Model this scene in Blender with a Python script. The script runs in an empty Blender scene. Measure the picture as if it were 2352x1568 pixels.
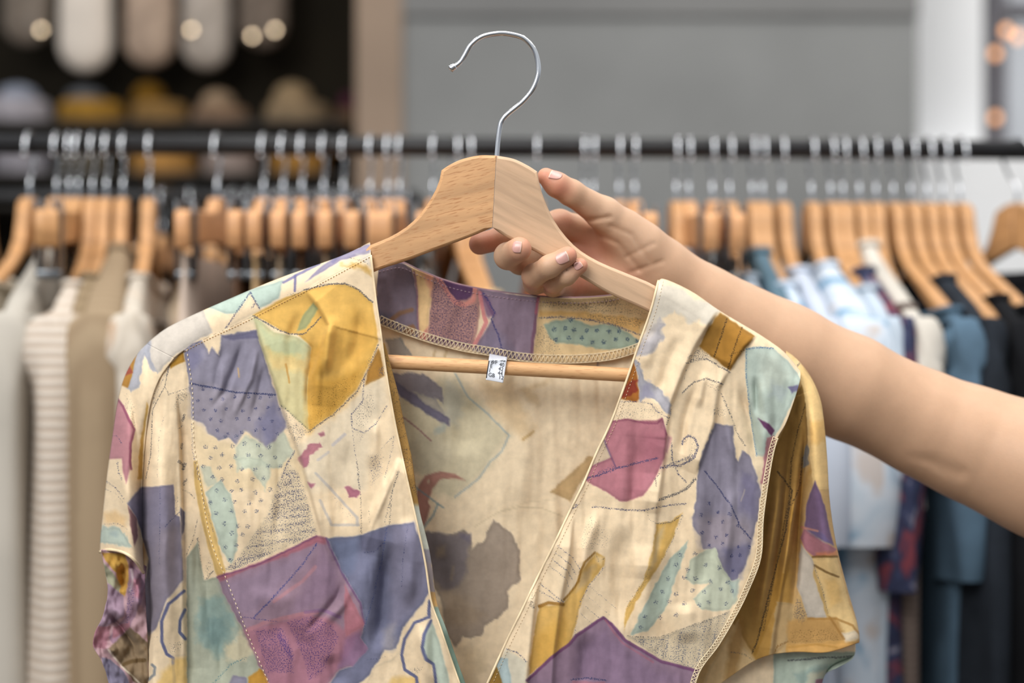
import bpy, bmesh, math, random
import numpy as np
from mathutils import Vector, Matrix

random.seed(7)
SC = bpy.context.scene
COL = SC.collection
K = 36.0 / 50.0 / 2352.0          # metres per picture pixel per metre of distance (50 mm lens)
H = 1.30                           # camera height
FOCUS = 0.8375


def W(px, py, Y):
    """photo pixel + distance -> point in the room"""
    px = np.asarray(px, float); py = np.asarray(py, float)
    Y = np.broadcast_to(np.asarray(Y, float), px.shape)
    return np.stack([(px - 1176) * K * Y, Y, H + (784 - py) * K * Y], -1)


# ------------------------------------------------------------------ objects
def tag(o, label=None, cat=None, group=None, kind=None):
    if label: o['label'] = label
    if cat: o['category'] = cat
    if group: o['group'] = group
    if kind: o['kind'] = kind
    return o


def empty(name, loc, label=None, cat=None, group=None, rz=0.0):
    o = bpy.data.objects.new(name, None)
    o.empty_display_size = 0.05
    o.location = loc; o.rotation_euler = (0, 0, rz)
    COL.objects.link(o)
    return tag(o, label, cat, group)


def mesh_obj(name, verts, faces, material, parent=None, smooth=True, sharp=None, local=False, flat=None):
    """one mesh object; verts in world space unless local"""
    v = np.asarray(verts, float)
    if parent is not None and not local:
        v = v - np.array(parent.matrix_basis.translation if parent.parent is None else parent_world(parent))
    me = bpy.data.meshes.new(name)
    if isinstance(faces, np.ndarray) and faces.ndim == 2:
        n, k = faces.shape
        me.vertices.add(len(v)); me.vertices.foreach_set('co', v.astype(np.float32).ravel())
        me.loops.add(n * k); me.loops.foreach_set('vertex_index', faces.astype(np.int32).ravel())
        me.polygons.add(n)
        me.polygons.foreach_set('loop_start', np.arange(0, n * k, k, dtype=np.int32))
        me.polygons.foreach_set('loop_total', np.full(n, k, np.int32))
        me.update(calc_edges=True); me.validate()
    else:
        me.from_pydata([tuple(p) for p in v], [], [tuple(int(i) for i in f) for f in faces])
        me.update()
    me.polygons.foreach_set('use_smooth', np.full(len(me.polygons), smooth))
    if sharp is not None:
        me.set_sharp_from_angle(angle=math.radians(sharp))
    if flat:
        for i in flat: me.polygons[i].use_smooth = False
    mats = material if isinstance(material, (list, tuple)) else [material]
    for m in mats: me.materials.append(m)
    o = bpy.data.objects.new(name, me)
    COL.objects.link(o)
    if parent is not None: o.parent = parent
    return o


def parent_world(o):
    v = Vector((0, 0, 0))
    while o is not None:
        v = v + o.location
        o = o.parent
    return v


class MB:
    """collects verts and faces for one mesh"""
    def __init__(s): s.v = []; s.f = []
    def add(s, v, f):
        b = len(s.v); s.v.extend([tuple(map(float, p)) for p in v]); s.f.extend([tuple(int(i) + b for i in q) for q in f])
        return s
    def box(s, x0, x1, y0, y1, z0, z1):
        v = [(x, y, z) for x in (x0, x1) for y in (y0, y1) for z in (z0, z1)]
        return s.add(v, [(0, 1, 3, 2), (4, 6, 7, 5), (0, 4, 5, 1), (2, 3, 7, 6), (0, 2, 6, 4), (1, 5, 7, 3)])
    def rbox(s, x0, x1, y0, y1, z0, z1, r):
        bm = bmesh.new()
        bmesh.ops.create_cube(bm, size=1.0)
        for q in bm.verts:
            q.co = ((x0 + x1) / 2 + q.co.x * (x1 - x0), (y0 + y1) / 2 + q.co.y * (y1 - y0), (z0 + z1) / 2 + q.co.z * (z1 - z0))
        bmesh.ops.bevel(bm, geom=list(bm.edges), offset=r, segments=3, affect='EDGES', profile=0.5)
        bm.verts.index_update()
        s.add([q.co[:] for q in bm.verts], [[q.index for q in f.verts] for f in bm.faces])
        bm.free(); return s
    def tube(s, pts, rad, n=10, caps=True):
        v, f = tube(pts, rad, n, caps); return s.add(v, f)
    def build(s, name, material, parent=None, **kw): return mesh_obj(name, s.v, s.f, material, parent, **kw)


def catmull(pts, n=8, closed=False):
    P = np.asarray(pts, float)
    out = []
    m = len(P)
    for i in range(m - 1 if not closed else m):
        p0 = P[i - 1] if (i > 0 or closed) else 2 * P[0] - P[1]
        p1 = P[i]; p2 = P[(i + 1) % m]
        p3 = P[(i + 2) % m] if (i + 2 < m or closed) else 2 * P[-1] - P[-2]
        for t in np.linspace(0, 1, n, endpoint=False):
            out.append(0.5 * ((2 * p1) + (-p0 + p2) * t + (2 * p0 - 5 * p1 + 4 * p2 - p3) * t * t + (-p0 + 3 * p1 - 3 * p2 + p3) * t ** 3))
    if not closed: out.append(P[-1])
    return np.array(out)


def resample(pts, n):
    P = np.asarray(pts, float)
    d = np.concatenate([[0], np.cumsum(np.linalg.norm(np.diff(P, axis=0), axis=1))])
    t = np.linspace(0, d[-1], n)
    return np.stack([np.interp(t, d, P[:, k]) for k in range(P.shape[1])], -1)


def tube(pts, rad, n=10, caps=True, closed=False):
    P = np.asarray(pts, float); m = len(P)
    r = np.broadcast_to(np.asarray(rad, float), (m,))
    T = np.gradient(P, axis=0); T /= np.linalg.norm(T, axis=1)[:, None] + 1e-12
    a = np.array([0, 0, 1.0]) if abs(T[0][2]) < 0.9 else np.array([1.0, 0, 0])
    nrm = np.cross(T[0], a); nrm /= np.linalg.norm(nrm)
    V = []
    ang = np.linspace(0, 2 * np.pi, n, endpoint=False)
    for i in range(m):
        nrm = nrm - T[i] * np.dot(nrm, T[i]); nrm /= np.linalg.norm(nrm) + 1e-12
        b = np.cross(T[i], nrm)
        V.append(P[i] + r[i] * (np.cos(ang)[:, None] * nrm + np.sin(ang)[:, None] * b))
    V = np.concatenate(V)
    F = []
    for i in range(m - 1):
        for j in range(n):
            F.append((i * n + j, i * n + (j + 1) % n, (i + 1) * n + (j + 1) % n, (i + 1) * n + j))
    if caps:
        F.append(tuple(range(n - 1, -1, -1))); F.append(tuple((m - 1) * n + j for j in range(n)))
    return V, F


def grid_faces(nu, nv):
    i = np.arange(nv - 1)[:, None] * nu + np.arange(nu - 1)[None, :]
    return np.stack([i, i + 1, i + 1 + nu, i + nu], -1).reshape(-1, 4)


# ------------------------------------------------------------------ noise
def _hash(ix, iy, s):
    h = (ix.astype(np.int64) * 374761393 + iy.astype(np.int64) * 668265263 + s * 1442695041) & 0x7fffffff
    h = ((h ^ (h >> 13)) * 1274126177) & 0x7fffffff
    return ((h ^ (h >> 16)) & 0xffff) / 65535.0


def vnoise(x, y, s=0):
    x = np.asarray(x, float); y = np.asarray(y, float)
    ix = np.floor(x); iy = np.floor(y); fx = x - ix; fy = y - iy
    fx = fx * fx * (3 - 2 * fx); fy = fy * fy * (3 - 2 * fy)
    ix = ix.astype(np.int64); iy = iy.astype(np.int64)
    a = _hash(ix, iy, s); b = _hash(ix + 1, iy, s); c = _hash(ix, iy + 1, s); d = _hash(ix + 1, iy + 1, s)
    return (a * (1 - fx) + b * fx) * (1 - fy) + (c * (1 - fx) + d * fx) * fy


def fbm(x, y, s=0, o=3):
    t = 0; a = 0.5
    for k in range(o):
        t = t + a * (vnoise(x, y, s + 17 * k) * 2 - 1); x = x * 2.03 + 5.1; y = y * 2.03 + 3.7; a *= 0.5
    return t


def lin(c):
    c = np.asarray(c, float) / 255.0
    return np.where(c <= 0.04045, c / 12.92, ((c + 0.055) / 1.055) ** 2.4)


# ------------------------------------------------------------------ materials
def new_mat(name):
    m = bpy.data.materials.new(name); m.use_nodes = True
    nt = m.node_tree
    return m, nt, nt.nodes['Principled BSDF']


def N(nt, kind, **kw):
    n = nt.nodes.new(kind)
    for k, v in kw.items():
        if k.startswith('_'): setattr(n, k[1:], v)
        else: n.inputs[k].default_value = v
    return n


def ramp(nt, stops, interp='LINEAR'):
    r = nt.nodes.new('ShaderNodeValToRGB'); r.color_ramp.interpolation = interp
    while len(r.color_ramp.elements) < len(stops): r.color_ramp.elements.new(0.5)
    for e, (p, c) in zip(r.color_ramp.elements, stops):
        e.position = p; e.color = (*lin(c), 1)
    return r


def simple_mat(name, c, rough=0.6, metal=0.0, var=0.06, scale=30.0, bump=0.0, spec=0.5):
    m, nt, b = new_mat(name)
    tc = N(nt, 'ShaderNodeTexCoord')
    nz = N(nt, 'ShaderNodeTexNoise', Scale=scale, Detail=4.0)
    nt.links.new(tc.outputs['Object'], nz.inputs['Vector'])
    c = np.asarray(c, float)
    r = ramp(nt, [(0.3, np.clip(c * (1 - var), 0, 255)), (0.7, np.clip(c * (1 + var), 0, 255))])
    nt.links.new(nz.outputs['Fac'], r.inputs['Fac'])
    nt.links.new(r.outputs['Color'], b.inputs['Base Color'])
    b.inputs['Roughness'].default_value = rough; b.inputs['Metallic'].default_value = metal
    b.inputs['Specular IOR Level'].default_value = spec
    if bump:
        bp = N(nt, 'ShaderNodeBump', Strength=bump, Distance=0.002)
        nt.links.new(nz.outputs['Fac'], bp.inputs['Height']); nt.links.new(bp.outputs['Normal'], b.inputs['Normal'])
    return m


def stripe_mat(name, c1, c2, freq, axis='Z', rough=0.85, sharp=0.5):
    m, nt, b = new_mat(name)
    tc = N(nt, 'ShaderNodeTexCoord')
    wv = N(nt, 'ShaderNodeTexWave', Scale=freq, Distortion=0.6, Detail=1.0)
    wv.bands_direction = axis
    wv.inputs['Detail Scale'].default_value = 2.0
    nt.links.new(tc.outputs['Object'], wv.inputs['Vector'])
    r = ramp(nt, [(0.5 - sharp / 2, c1), (0.5 + sharp / 2, c2)])
    nt.links.new(wv.outputs['Fac'], r.inputs['Fac'])
    nt.links.new(r.outputs['Color'], b.inputs['Base Color'])
    bp = N(nt, 'ShaderNodeBump', Strength=0.3, Distance=0.002)
    nt.links.new(wv.outputs['Fac'], bp.inputs['Height']); nt.links.new(bp.outputs['Normal'], b.inputs['Normal'])
    b.inputs['Roughness'].default_value = rough; b.inputs['Specular IOR Level'].default_value = 0.2
    return m


def floral_mat(name, cols, scale=22.0, rough=0.85):
    m, nt, b = new_mat(name)
    tc = N(nt, 'ShaderNodeTexCoord')
    nz = N(nt, 'ShaderNodeTexNoise', Scale=scale, Detail=3.0, Distortion=1.2)
    nt.links.new(tc.outputs['Object'], nz.inputs['Vector'])
    n = len(cols)
    r = ramp(nt, [(0.34 + 0.36 * i / max(1, n - 1), c) for i, c in enumerate(cols)], 'EASE')
    nt.links.new(nz.outputs['Fac'], r.inputs['Fac'])
    nt.links.new(r.outputs['Color'], b.inputs['Base Color'])
    b.inputs['Roughness'].default_value = rough; b.inputs['Specular IOR Level'].default_value = 0.2
    return m


def emit_mat(name, c, s):
    m, nt, b = new_mat(name)
    b.inputs['Base Color'].default_value = (*lin(c), 1)
    b.inputs['Emission Color'].default_value = (*lin(c), 1)
    b.inputs['Emission Strength'].default_value = s
    return m


def wood_mat(name, base, dark, angle, fleck=1.0, scale=1.0, rough=0.45):
    """beech: rings stretched along the arm plus short dark flecks"""
    m, nt, b = new_mat(name)
    tc = N(nt, 'ShaderNodeTexCoord')
    mp = N(nt, 'ShaderNodeMapping'); mp.inputs['Rotation'].default_value = (0, angle, 0)
    nt.links.new(tc.outputs['Object'], mp.inputs['Vector'])
    mp2 = N(nt, 'ShaderNodeMapping'); mp2.inputs['Scale'].default_value = (9 * scale, 40 * scale, 160 * scale)
    nt.links.new(mp.outputs['Vector'], mp2.inputs['Vector'])
    rings = N(nt, 'ShaderNodeTexNoise', Scale=1.0, Detail=3.0, Distortion=0.4)
    nt.links.new(mp2.outputs['Vector'], rings.inputs['Vector'])
    base = np.asarray(base, float); dark = np.asarray(dark, float)
    r1 = ramp(nt, [(0.32, base * 0.90), (0.5, base), (0.68, np.clip(base * 1.05, 0, 255))])
    nt.links.new(rings.outputs['Fac'], r1.inputs['Fac'])
    mp3 = N(nt, 'ShaderNodeMapping'); mp3.inputs['Scale'].default_value = (150 * scale, 500 * scale, 1300 * scale)
    nt.links.new(mp.outputs['Vector'], mp3.inputs['Vector'])
    fl = N(nt, 'ShaderNodeTexNoise', Scale=1.0, Detail=1.5)
    nt.links.new(mp3.outputs['Vector'], fl.inputs['Vector'])
    r2 = ramp(nt, [(0.56, (0, 0, 0)), (0.68, (255, 255, 255))])
    nt.links.new(fl.outputs['Fac'], r2.inputs['Fac'])
    mul = N(nt, 'ShaderNodeMath'); mul.operation = 'MULTIPLY'; mul.inputs[1].default_value = fleck
    nt.links.new(r2.outputs['Color'], mul.inputs[0])
    mx = N(nt, 'ShaderNodeMix'); mx.data_type = 'RGBA'
    nt.links.new(mul.outputs[0], mx.inputs['Factor'])
    nt.links.new(r1.outputs['Color'], mx.inputs['A'])
    mx.inputs['B'].default_value = (*lin(dark), 1)
    nt.links.new(mx.outputs['Result'], b.inputs['Base Color'])
    b.inputs['Roughness'].default_value = rough
    b.inputs['Specular IOR Level'].default_value = 0.35
    return m


def metal_mat(name, c=(225, 228, 232), rough=0.12):
    m, nt, b = new_mat(name)
    tc = N(nt, 'ShaderNodeTexCoord'); nz = N(nt, 'ShaderNodeTexNoise', Scale=400.0)
    nt.links.new(tc.outputs['Object'], nz.inputs['Vector'])
    mr = N(nt, 'ShaderNodeMapRange'); mr.inputs['To Min'].default_value = rough * 0.7; mr.inputs['To Max'].default_value = rough * 1.4
    nt.links.new(nz.outputs['Fac'], mr.inputs['Value']); nt.links.new(mr.outputs['Result'], b.inputs['Roughness'])
    b.inputs['Base Color'].default_value = (*lin(c), 1); b.inputs['Metallic'].default_value = 1.0
    return m


def cloth_print_mat(name, grain=33.0, rough=0.9, trans=0.18):
    """printed cotton: the painted print plus crayon grain, both stored on the cloth itself"""
    m, nt, b = new_mat(name)
    L = nt.links.new
    pr = N(nt, 'ShaderNodeAttribute'); pr.attribute_name = 'print'
    sk = N(nt, 'ShaderNodeAttribute'); sk.attribute_name = 'sketch'
    uv = N(nt, 'ShaderNodeAttribute'); uv.attribute_name = 'cloth'
    nz = N(nt, 'ShaderNodeTexNoise', Scale=grain, Detail=2.0, Roughness=0.7)
    L(uv.outputs['Vector'], nz.inputs['Vector'])
    mr = N(nt, 'ShaderNodeMapRange'); mr.inputs['From Min'].default_value = 0.3; mr.inputs['From Max'].default_value = 0.7
    L(nz.outputs['Fac'], mr.inputs['Value'])
    a = N(nt, 'ShaderNodeMath'); a.operation = 'ADD'; L(mr.outputs['Result'], a.inputs[0]); L(sk.outputs['Alpha'], a.inputs[1])
    s = N(nt, 'ShaderNodeMath'); s.operation = 'MULTIPLY_ADD'; L(a.outputs[0], s.inputs[0]); s.inputs[1].default_value = 3.0; s.inputs[2].default_value = -2.9
    s.use_clamp = True
    g = N(nt, 'ShaderNodeMath'); g.operation = 'MULTIPLY'; L(s.outputs[0], g.inputs[0]); g.inputs[1].default_value = 0.88
    # watercolour mottling
    n2 = N(nt, 'ShaderNodeTexNoise', Scale=4.0, Detail=5.0, Roughness=0.65); L(uv.outputs['Vector'], n2.inputs['Vector'])
    mr2 = N(nt, 'ShaderNodeMapRange'); mr2.inputs['From Min'].default_value = 0.3; mr2.inputs['From Max'].default_value = 0.7
    mr2.inputs['To Min'].default_value = 0.88; mr2.inputs['To Max'].default_value = 1.08
    L(n2.outputs['Fac'], mr2.inputs['Value'])
    # twill weave
    mp = N(nt, 'ShaderNodeMapping'); mp.inputs['Rotation'].default_value = (0, 0, 0.9); L(uv.outputs['Vector'], mp.inputs['Vector'])
    wv = N(nt, 'ShaderNodeTexWave', Scale=20.0, Distortion=1.5, Detail=2.0); L(mp.outputs['Vector'], wv.inputs['Vector'])
    mr3 = N(nt, 'ShaderNodeMapRange'); mr3.inputs['To Min'].default_value = 0.965; mr3.inputs['To Max'].default_value = 1.02
    L(wv.outputs['Fac'], mr3.inputs['Value'])
    mm = N(nt, 'ShaderNodeMath'); mm.operation = 'MULTIPLY'; L(mr2.outputs['Result'], mm.inputs[0]); L(mr3.outputs['Result'], mm.inputs[1])
    vm = N(nt, 'ShaderNodeVectorMath'); vm.operation = 'SCALE'; L(pr.outputs['Color'], vm.inputs[0]); L(mm.outputs[0], vm.inputs['Scale'])
    mx = N(nt, 'ShaderNodeMix'); mx.data_type = 'RGBA'
    L(g.outputs[0], mx.inputs['Factor']); L(vm.outputs['Vector'], mx.inputs['A']); L(sk.outputs['Color'], mx.inputs['B'])
    L(mx.outputs['Result'], b.inputs['Base Color'])
    b.inputs['Roughness'].default_value = rough; b.inputs['Specular IOR Level'].default_value = 0.15
    b.inputs['Sheen Weight'].default_value = 0.05
    tr = N(nt, 'ShaderNodeBsdfTranslucent'); L(mx.outputs['Result'], tr.inputs['Color'])
    ms = N(nt, 'ShaderNodeMixShader'); ms.inputs[0].default_value = trans
    out = nt.nodes['Material Output']
    L(b.outputs[0], ms.inputs[1]); L(tr.outputs[0], ms.inputs[2]); L(ms.outputs[0], out.inputs['Surface'])
    bp = N(nt, 'ShaderNodeBump', Strength=0.12, Distance=0.0004)
    L(wv.outputs['Fac'], bp.inputs['Height']); L(bp.outputs['Normal'], b.inputs['Normal'])
    return m
# ================================================================== the shop
def X(px, Y): return (px - 1176) * K * Y
def Z(py, Y): return H + (784 - py) * K * Y

M_conc = simple_mat('grey_concrete', (133, 134, 133), 0.85, var=0.05, scale=2.5, spec=0.2)
M_conc2 = simple_mat('grey_concrete_band', (122, 122, 121), 0.85, var=0.04, scale=2.5, spec=0.2)
M_taupe = simple_mat('taupe_panel', (146, 127, 110), 0.7, var=0.04, scale=3, spec=0.2)
M_dark = simple_mat('dark_niche', (34, 30, 23), 0.9, var=0.15, scale=4, spec=0.1)
M_white = simple_mat('white_plaster', (246, 247, 248), 0.7, var=0.01, scale=3)
M_floor = simple_mat('floor_concrete', (86, 76, 64), 0.6, var=0.08, scale=3)
M_black = simple_mat('black_metal', (24, 24, 26), 0.45, var=0.1, scale=60, spec=0.35)
M_frame = simple_mat('grey_frame', (120, 118, 124), 0.5, var=0.03, scale=4)


def structure(name, mb, mat):
    o = mb.build(name, mat, smooth=False); o['kind'] = 'structure'; return o

DW = 3.40                          # distance of the grey wall
DN = 4.30                          # distance of the dark niche's back
structure('floor', MB().box(-4, 5, -2.5, 9, -0.05, 0), M_floor)
xl, xr = X(925, DW), X(2107, DW)
structure('wall_back', MB().box(xl, xr, DW, DW + 0.3, 0, Z(38, DW)), M_conc)
structure('trim_1', MB().box(xl, xr, DW - 0.012, DW + 0.3, Z(38, DW), 3.4), M_conc2)
structure('wall_pillar', MB().box(X(818, DW - .02), xl, DW - 0.02, DN + 0.3, 0, 3.4), M_taupe)
structure('wall_left', MB().box(-4.0, X(818, DW), DN, DN + 0.3, 0, 3.4), M_dark)
structure('wall_column', MB().box(X(2107, 3.9), X(2258, 3.9), 3.9, 4.3, 0, 3.4), M_white)
structure('wall_parapet', MB().box(X(2107, 3.75), 4.0, 3.75, 3.9, 0, Z(330, 3.75)), M_white)

# shop window to the right of the column: frame, pane, lamps beyond
DG = 4.35
wf = MB()
for (a, b) in ((2255, 2300), (2420, 2440)):
    wf.box(X(a, DG), X(b, DG), DG - .05, DG + .05, 0.9, 3.4)
wf.box(X(2255, DG), X(2900, DG), DG - .04, DG + .04, Z(40, DG) , Z(12, DG))
wfo = structure('window_1', wf, M_frame)
mg, nt, b = new_mat('window_glass')
b.inputs['Base Color'].default_value = (0.9, 0.93, 0.97, 1); b.inputs['Roughness'].default_value = 0.05
b.inputs['Transmission Weight'].default_value = 0.0; b.inputs['Alpha'].default_value = 0.18
pane = MB().box(X(2300, DG), X(2420, DG), DG - .004, DG + .004, 0.9, 3.4).build('window_pane', mg, wfo, smooth=False)

# bulbs of a string of lights beyond the glass
M_bulb = emit_mat('warm_bulb', (255, 180, 120), 1.9)
M_cord = simple_mat('dark_cord', (60, 55, 50), 0.6)
lampspots = [(2311, 70, 'first bulb, topmost of the four warm string lights by the window'),
             (2338, 84, 'bulb nearest the right picture edge among the warm string lights'),
             (2286, 123, 'warm bulb hanging alone between the top pair and the lowest bulb'),
             (2286, 270, 'lowest of the warm string bulbs, just above the black rail')]
DB = 4.15
for li, (px, py, lab) in enumerate(lampspots):
    c = W(px, py, DB + .035 * (li % 2) + (.07 if li == 3 else 0))
    t = empty('string_light', c, lab, 'light', 'warm bulbs by the shop window')
    V = []; F = []
    prof = [(0.0, -0.014), (0.007, -0.012), (0.011, -0.005), (0.012, 0.001), (0.009, 0.008), (0.005, 0.013)]
    n = 12
    for r, z in prof:
        for k in range(n): V.append((c[0] + r * math.cos(2 * math.pi * k / n), c[1] + r * math.sin(2 * math.pi * k / n), c[2] + z))
    for i in range(len(prof) - 1):
        for k in range(n): F.append((i * n + k, i * n + (k + 1) % n, (i + 1) * n + (k + 1) % n, (i + 1) * n + k))
    mesh_obj('bulb', V, F, M_bulb, t)
    MB().tube([c + (0, 0, .012), c + (0, 0, .03)], 0.006, 10).build('socket', M_cord, t)
    MB().tube([c + (0, 0, .03), c + (0, 0, 3.38 - c[2])], 0.0015, 6).build('cord', M_cord, t)

# ------------------------------------------------------------------ the dark niche: rows of hats and pale hanging bags
M_shelf = simple_mat('dark_board', (40, 35, 28), 0.7, var=0.1)
DS = 4.05
shelves = []
for i, py in enumerate((292, 408, 470)):
    z = Z(py, DS)
    t = empty('wall_shelf', (X(400, DS), DS, z), ['dark wall shelf behind the black rail, upper one with a row of hats',
              'dark wall shelf just under the black rail, carrying the second row of hats', 'lowest dark wall shelf, half hidden by the wooden hangers'][i], 'shelf', 'dark shelves in the niche')
    MB().rbox(-2.2, X(812, DS), DS - 0.13, DN, z - 0.02, z, 0.004).build('board', M_shelf, t)
    for xx in (-1.9, -0.9): MB().box(xx - .012, xx + .012, DS - .10, DN, z - 0.07, z - 0.02).build('bracket', M_black, t)
    shelves.append(z)


def hat(px, w_px, h_px, z, crown_c, band_c, label, off=0.0, y=DS, brim_frac=0.62):
    """soft hat: tall rolled band below, crown dome above"""
    s = K * y
    cx = X(px, y); R = w_px * s / 2; Hh = h_px * s
    t = empty('hat', (cx, y, z), label, 'hat', 'hats on the dark shelves')
    n = 28
    def lathe(prof, ox=0.0, sx=1.0):
        V = []; F = []
        for r, zz in prof:
            for k in range(n):
                a = 2 * math.pi * k / n
                V.append((cx + ox + r * sx * math.cos(a), y + min(r, 0.12) * math.sin(a), z + zz))
        for i in range(len(prof) - 1):
            for k in range(n): F.append((i * n + k, i * n + (k + 1) % n, (i + 1) * n + (k + 1) % n, (i + 1) * n + k))
        F.append(tuple(range(n - 1, -1, -1))); F.append(tuple((len(prof) - 1) * n + k for k in range(n)))
        return V, F
    hb = Hh * brim_frac
    V, F = lathe([(R * .90, 0), (R * .98, hb * .12), (R, hb * .5), (R * .97, hb * .85), (R * .88, hb), (R * .5, hb * .99)])
    mesh_obj('band', V, F, simple_mat('felt', band_c, 0.95, var=0.12, scale=25, spec=0.1), t)
    if crown_c is not None:
        V, F = lathe([(R * .62, hb * .9), (R * .60, hb + (Hh - hb) * .4), (R * .45, hb + (Hh - hb) * .8), (R * .2, Hh), (R * .02, Hh * 1.01)], off * R)
        mesh_obj('crown', V, F, simple_mat('felt', crown_c, 0.95, var=0.12, scale=25, spec=0.1), t)
    return t

hat(42, 150, 95, shelves[0], (140, 146, 160), (160, 155, 160), 'grey-blue soft hat at the left end of the upper dark shelf')
hat(212, 150, 88, shelves[0], (90, 92, 96), (150, 112, 46), 'hat with a mustard-yellow band on the upper dark shelf', -0.2)
hat(368, 128, 100, shelves[0], (106, 76, 22), (134, 104, 62), 'brown hat with a dark ochre crown on the upper dark shelf', -0.4, brim_frac=0.52)
hat(508, 132, 82, shelves[0], (150, 128, 104), (128, 104, 84), 'beige domed hat between the brown hat and the tallest hat, upper shelf', -0.1, brim_frac=0.5)
hat(684, 150, 100, shelves[0], (150, 128, 98), (140, 120, 94), 'tallest sand-coloured hat on the upper dark shelf, right of the beige one', -0.15, brim_frac=0.5)
hat(800, 70, 78, shelves[0], (74, 36, 52), (94, 74, 56), 'small plum-crowned hat against the taupe pillar', 0.0, brim_frac=0.5)
hat(52, 128, 62, shelves[1], None, (150, 146, 152), 'flat grey hat at the left end of the second dark shelf', brim_frac=1)
hat(200, 130, 54, shelves[1], None, (82, 74, 58), 'flat olive-brown hat on the second dark shelf', brim_frac=1)
hat(378, 150, 60, shelves[1], None, (176, 130, 72), 'flat tan hat on the second dark shelf', brim_frac=1)
hat(528, 124, 60, shelves[1], None, (156, 140, 132), 'flat pinkish-grey hat on the second dark shelf', brim_frac=1)
hat(688, 132, 58, shelves[1], None, (170, 124, 62), 'flat ochre hat at the right end of the second dark shelf', brim_frac=1)
hat(372, 120, 56, shelves[2] , (170, 128, 62), (150, 108, 52), 'ochre hat on the lowest dark shelf behind the wooden hangers', 0, brim_frac=0.5)


# pale rounded pouches hanging in a row along the top
def pouch(px, w, bottom, c, label, shiny, c2=None):
    y = DS + 0.02; s = K * y
    cx = X(px, y); R = w * s / 2; zb = Z(bottom, y); top = zb + 0.42
    t = empty('hanging_pouch', (cx, y, zb), label, 'pouch', 'pale rounded pouches hanging in the dark niche')
    n = 30; V = []; F = []
    prof = [(R * math.sin(a), zb + R * 1.05 * (1 - math.cos(a))) for a in np.linspace(0.05, math.pi / 2, 10)]
    prof += [(R * (1 - .06 * q), zb + R + (top - zb - R) * q) for q in (.2, .4, .6, .8, 1.0)] + [(R * .6, top + .03), (R * .1, top + .05)]
    for r, zz in prof:
        for k in range(n):
            a = 2 * math.pi * k / n
            V.append((cx + r * math.cos(a), y + .6 * r * math.sin(a), zz))
    for i in range(len(prof) - 1):
        for k in range(n): F.append((i * n + k, i * n + (k + 1) % n, (i + 1) * n + (k + 1) % n, (i + 1) * n + k))
    m = floral_mat('pouch_fabric', [np.array(c) * .86, c, c2 if c2 is not None else c], 9, 0.8) if c2 is not None else simple_mat('pouch_fabric', c, 0.8, var=.04, scale=9)
    mesh_obj('pouch_body', V, F, m, t)
    MB().tube([(cx, y, top + .045), (cx, y, 3.38)], 0.004, 6).build('strap', M_cord, t)
    for (qx, qy, e) in shiny:  # polished discs added and tilted to mirror the key light as glints
        p = W(qx, qy, y - 0.6 * R - 0.004)
        V, F = [], []
        tocam = np.array([0, 0, H]) - p; tolit = np.array([-1.25, -1.5, 3.0]) - p
        hn = tocam / np.linalg.norm(tocam) + tolit / np.linalg.norm(tolit); hn /= np.linalg.norm(hn)
        e1 = np.cross(hn, (0, 0, 1.0)); e1 /= np.linalg.norm(e1); e2 = np.cross(hn, e1)
        for r, d in ((0.012, -0.006), (0.012, 0.0), (0.0105, 0.0015), (0.006, 0.0018)):
            for k in range(14): V.append(p + hn * (d + .004) + r * (math.cos(k * math.pi / 7) * e1 + math.sin(k * math.pi / 7) * e2))
        for i in range(3):
            for k in range(14): F.append((i * 14 + k, (i + 1) * 14 + k, (i + 1) * 14 + (k + 1) % 14, i * 14 + (k + 1) % 14))
        F.append(tuple(3 * 14 + k for k in range(13, -1, -1)))
        mesh_obj('glint_disc', V, F, M_glint, t)

M_glint = metal_mat('glint_metal', (250, 225, 190), 0.25)
pouch(62, 112, 105, (132, 120, 108), 'grey-brown rounded pouch at the far left of the hanging row', [(95, 70, 1)], (120, 128, 134))
pouch(197, 122, 165, (236, 224, 210), 'plain cream-white rounded pouch, brightest and longest of the hanging row', [])
pouch(345, 118, 153, (190, 166, 146), 'mottled beige rounded pouch between the cream and the grey-white ones', [], (214, 196, 172))
pouch(474, 112, 159, (190, 178, 166), 'grey-white mottled rounded pouch with one added glint disc', [(440, 70, 1)], (168, 170, 170))
pouch(604, 112, 111, (128, 114, 102), 'dark taupe rounded pouch with two added glint discs at the right end of the hanging row', [(580, 84, 1), (632, 70, 1)], (140, 136, 130))
# ================================================================== clothes rails
M_hook = metal_mat('chrome_wire', (228, 231, 235), 0.16)
M_wood_l = wood_mat('beech_left', (200, 154, 108), (166, 112, 68), math.radians(14), 0.7)
M_wood_r = wood_mat('beech_right', (204, 170, 138), (180, 138, 100), math.radians(-27), 0.12)
M_wood_b = wood_mat('beech_rail', (190, 143, 96), (160, 104, 60), math.radians(-20), 0.4)
M_wood_c = wood_mat('beech_rail_pale', (206, 154, 108), (170, 114, 72), math.radians(0), 0.4)
M_clip = metal_mat('steel_clip', (120, 124, 128), 0.3)
DR = 1.50
SL = 14.0 / 2352                    # the rail falls slightly to the right in the picture
def rail_z(px): return Z(308 + SL * px, DR)   # top of the bar

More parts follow.
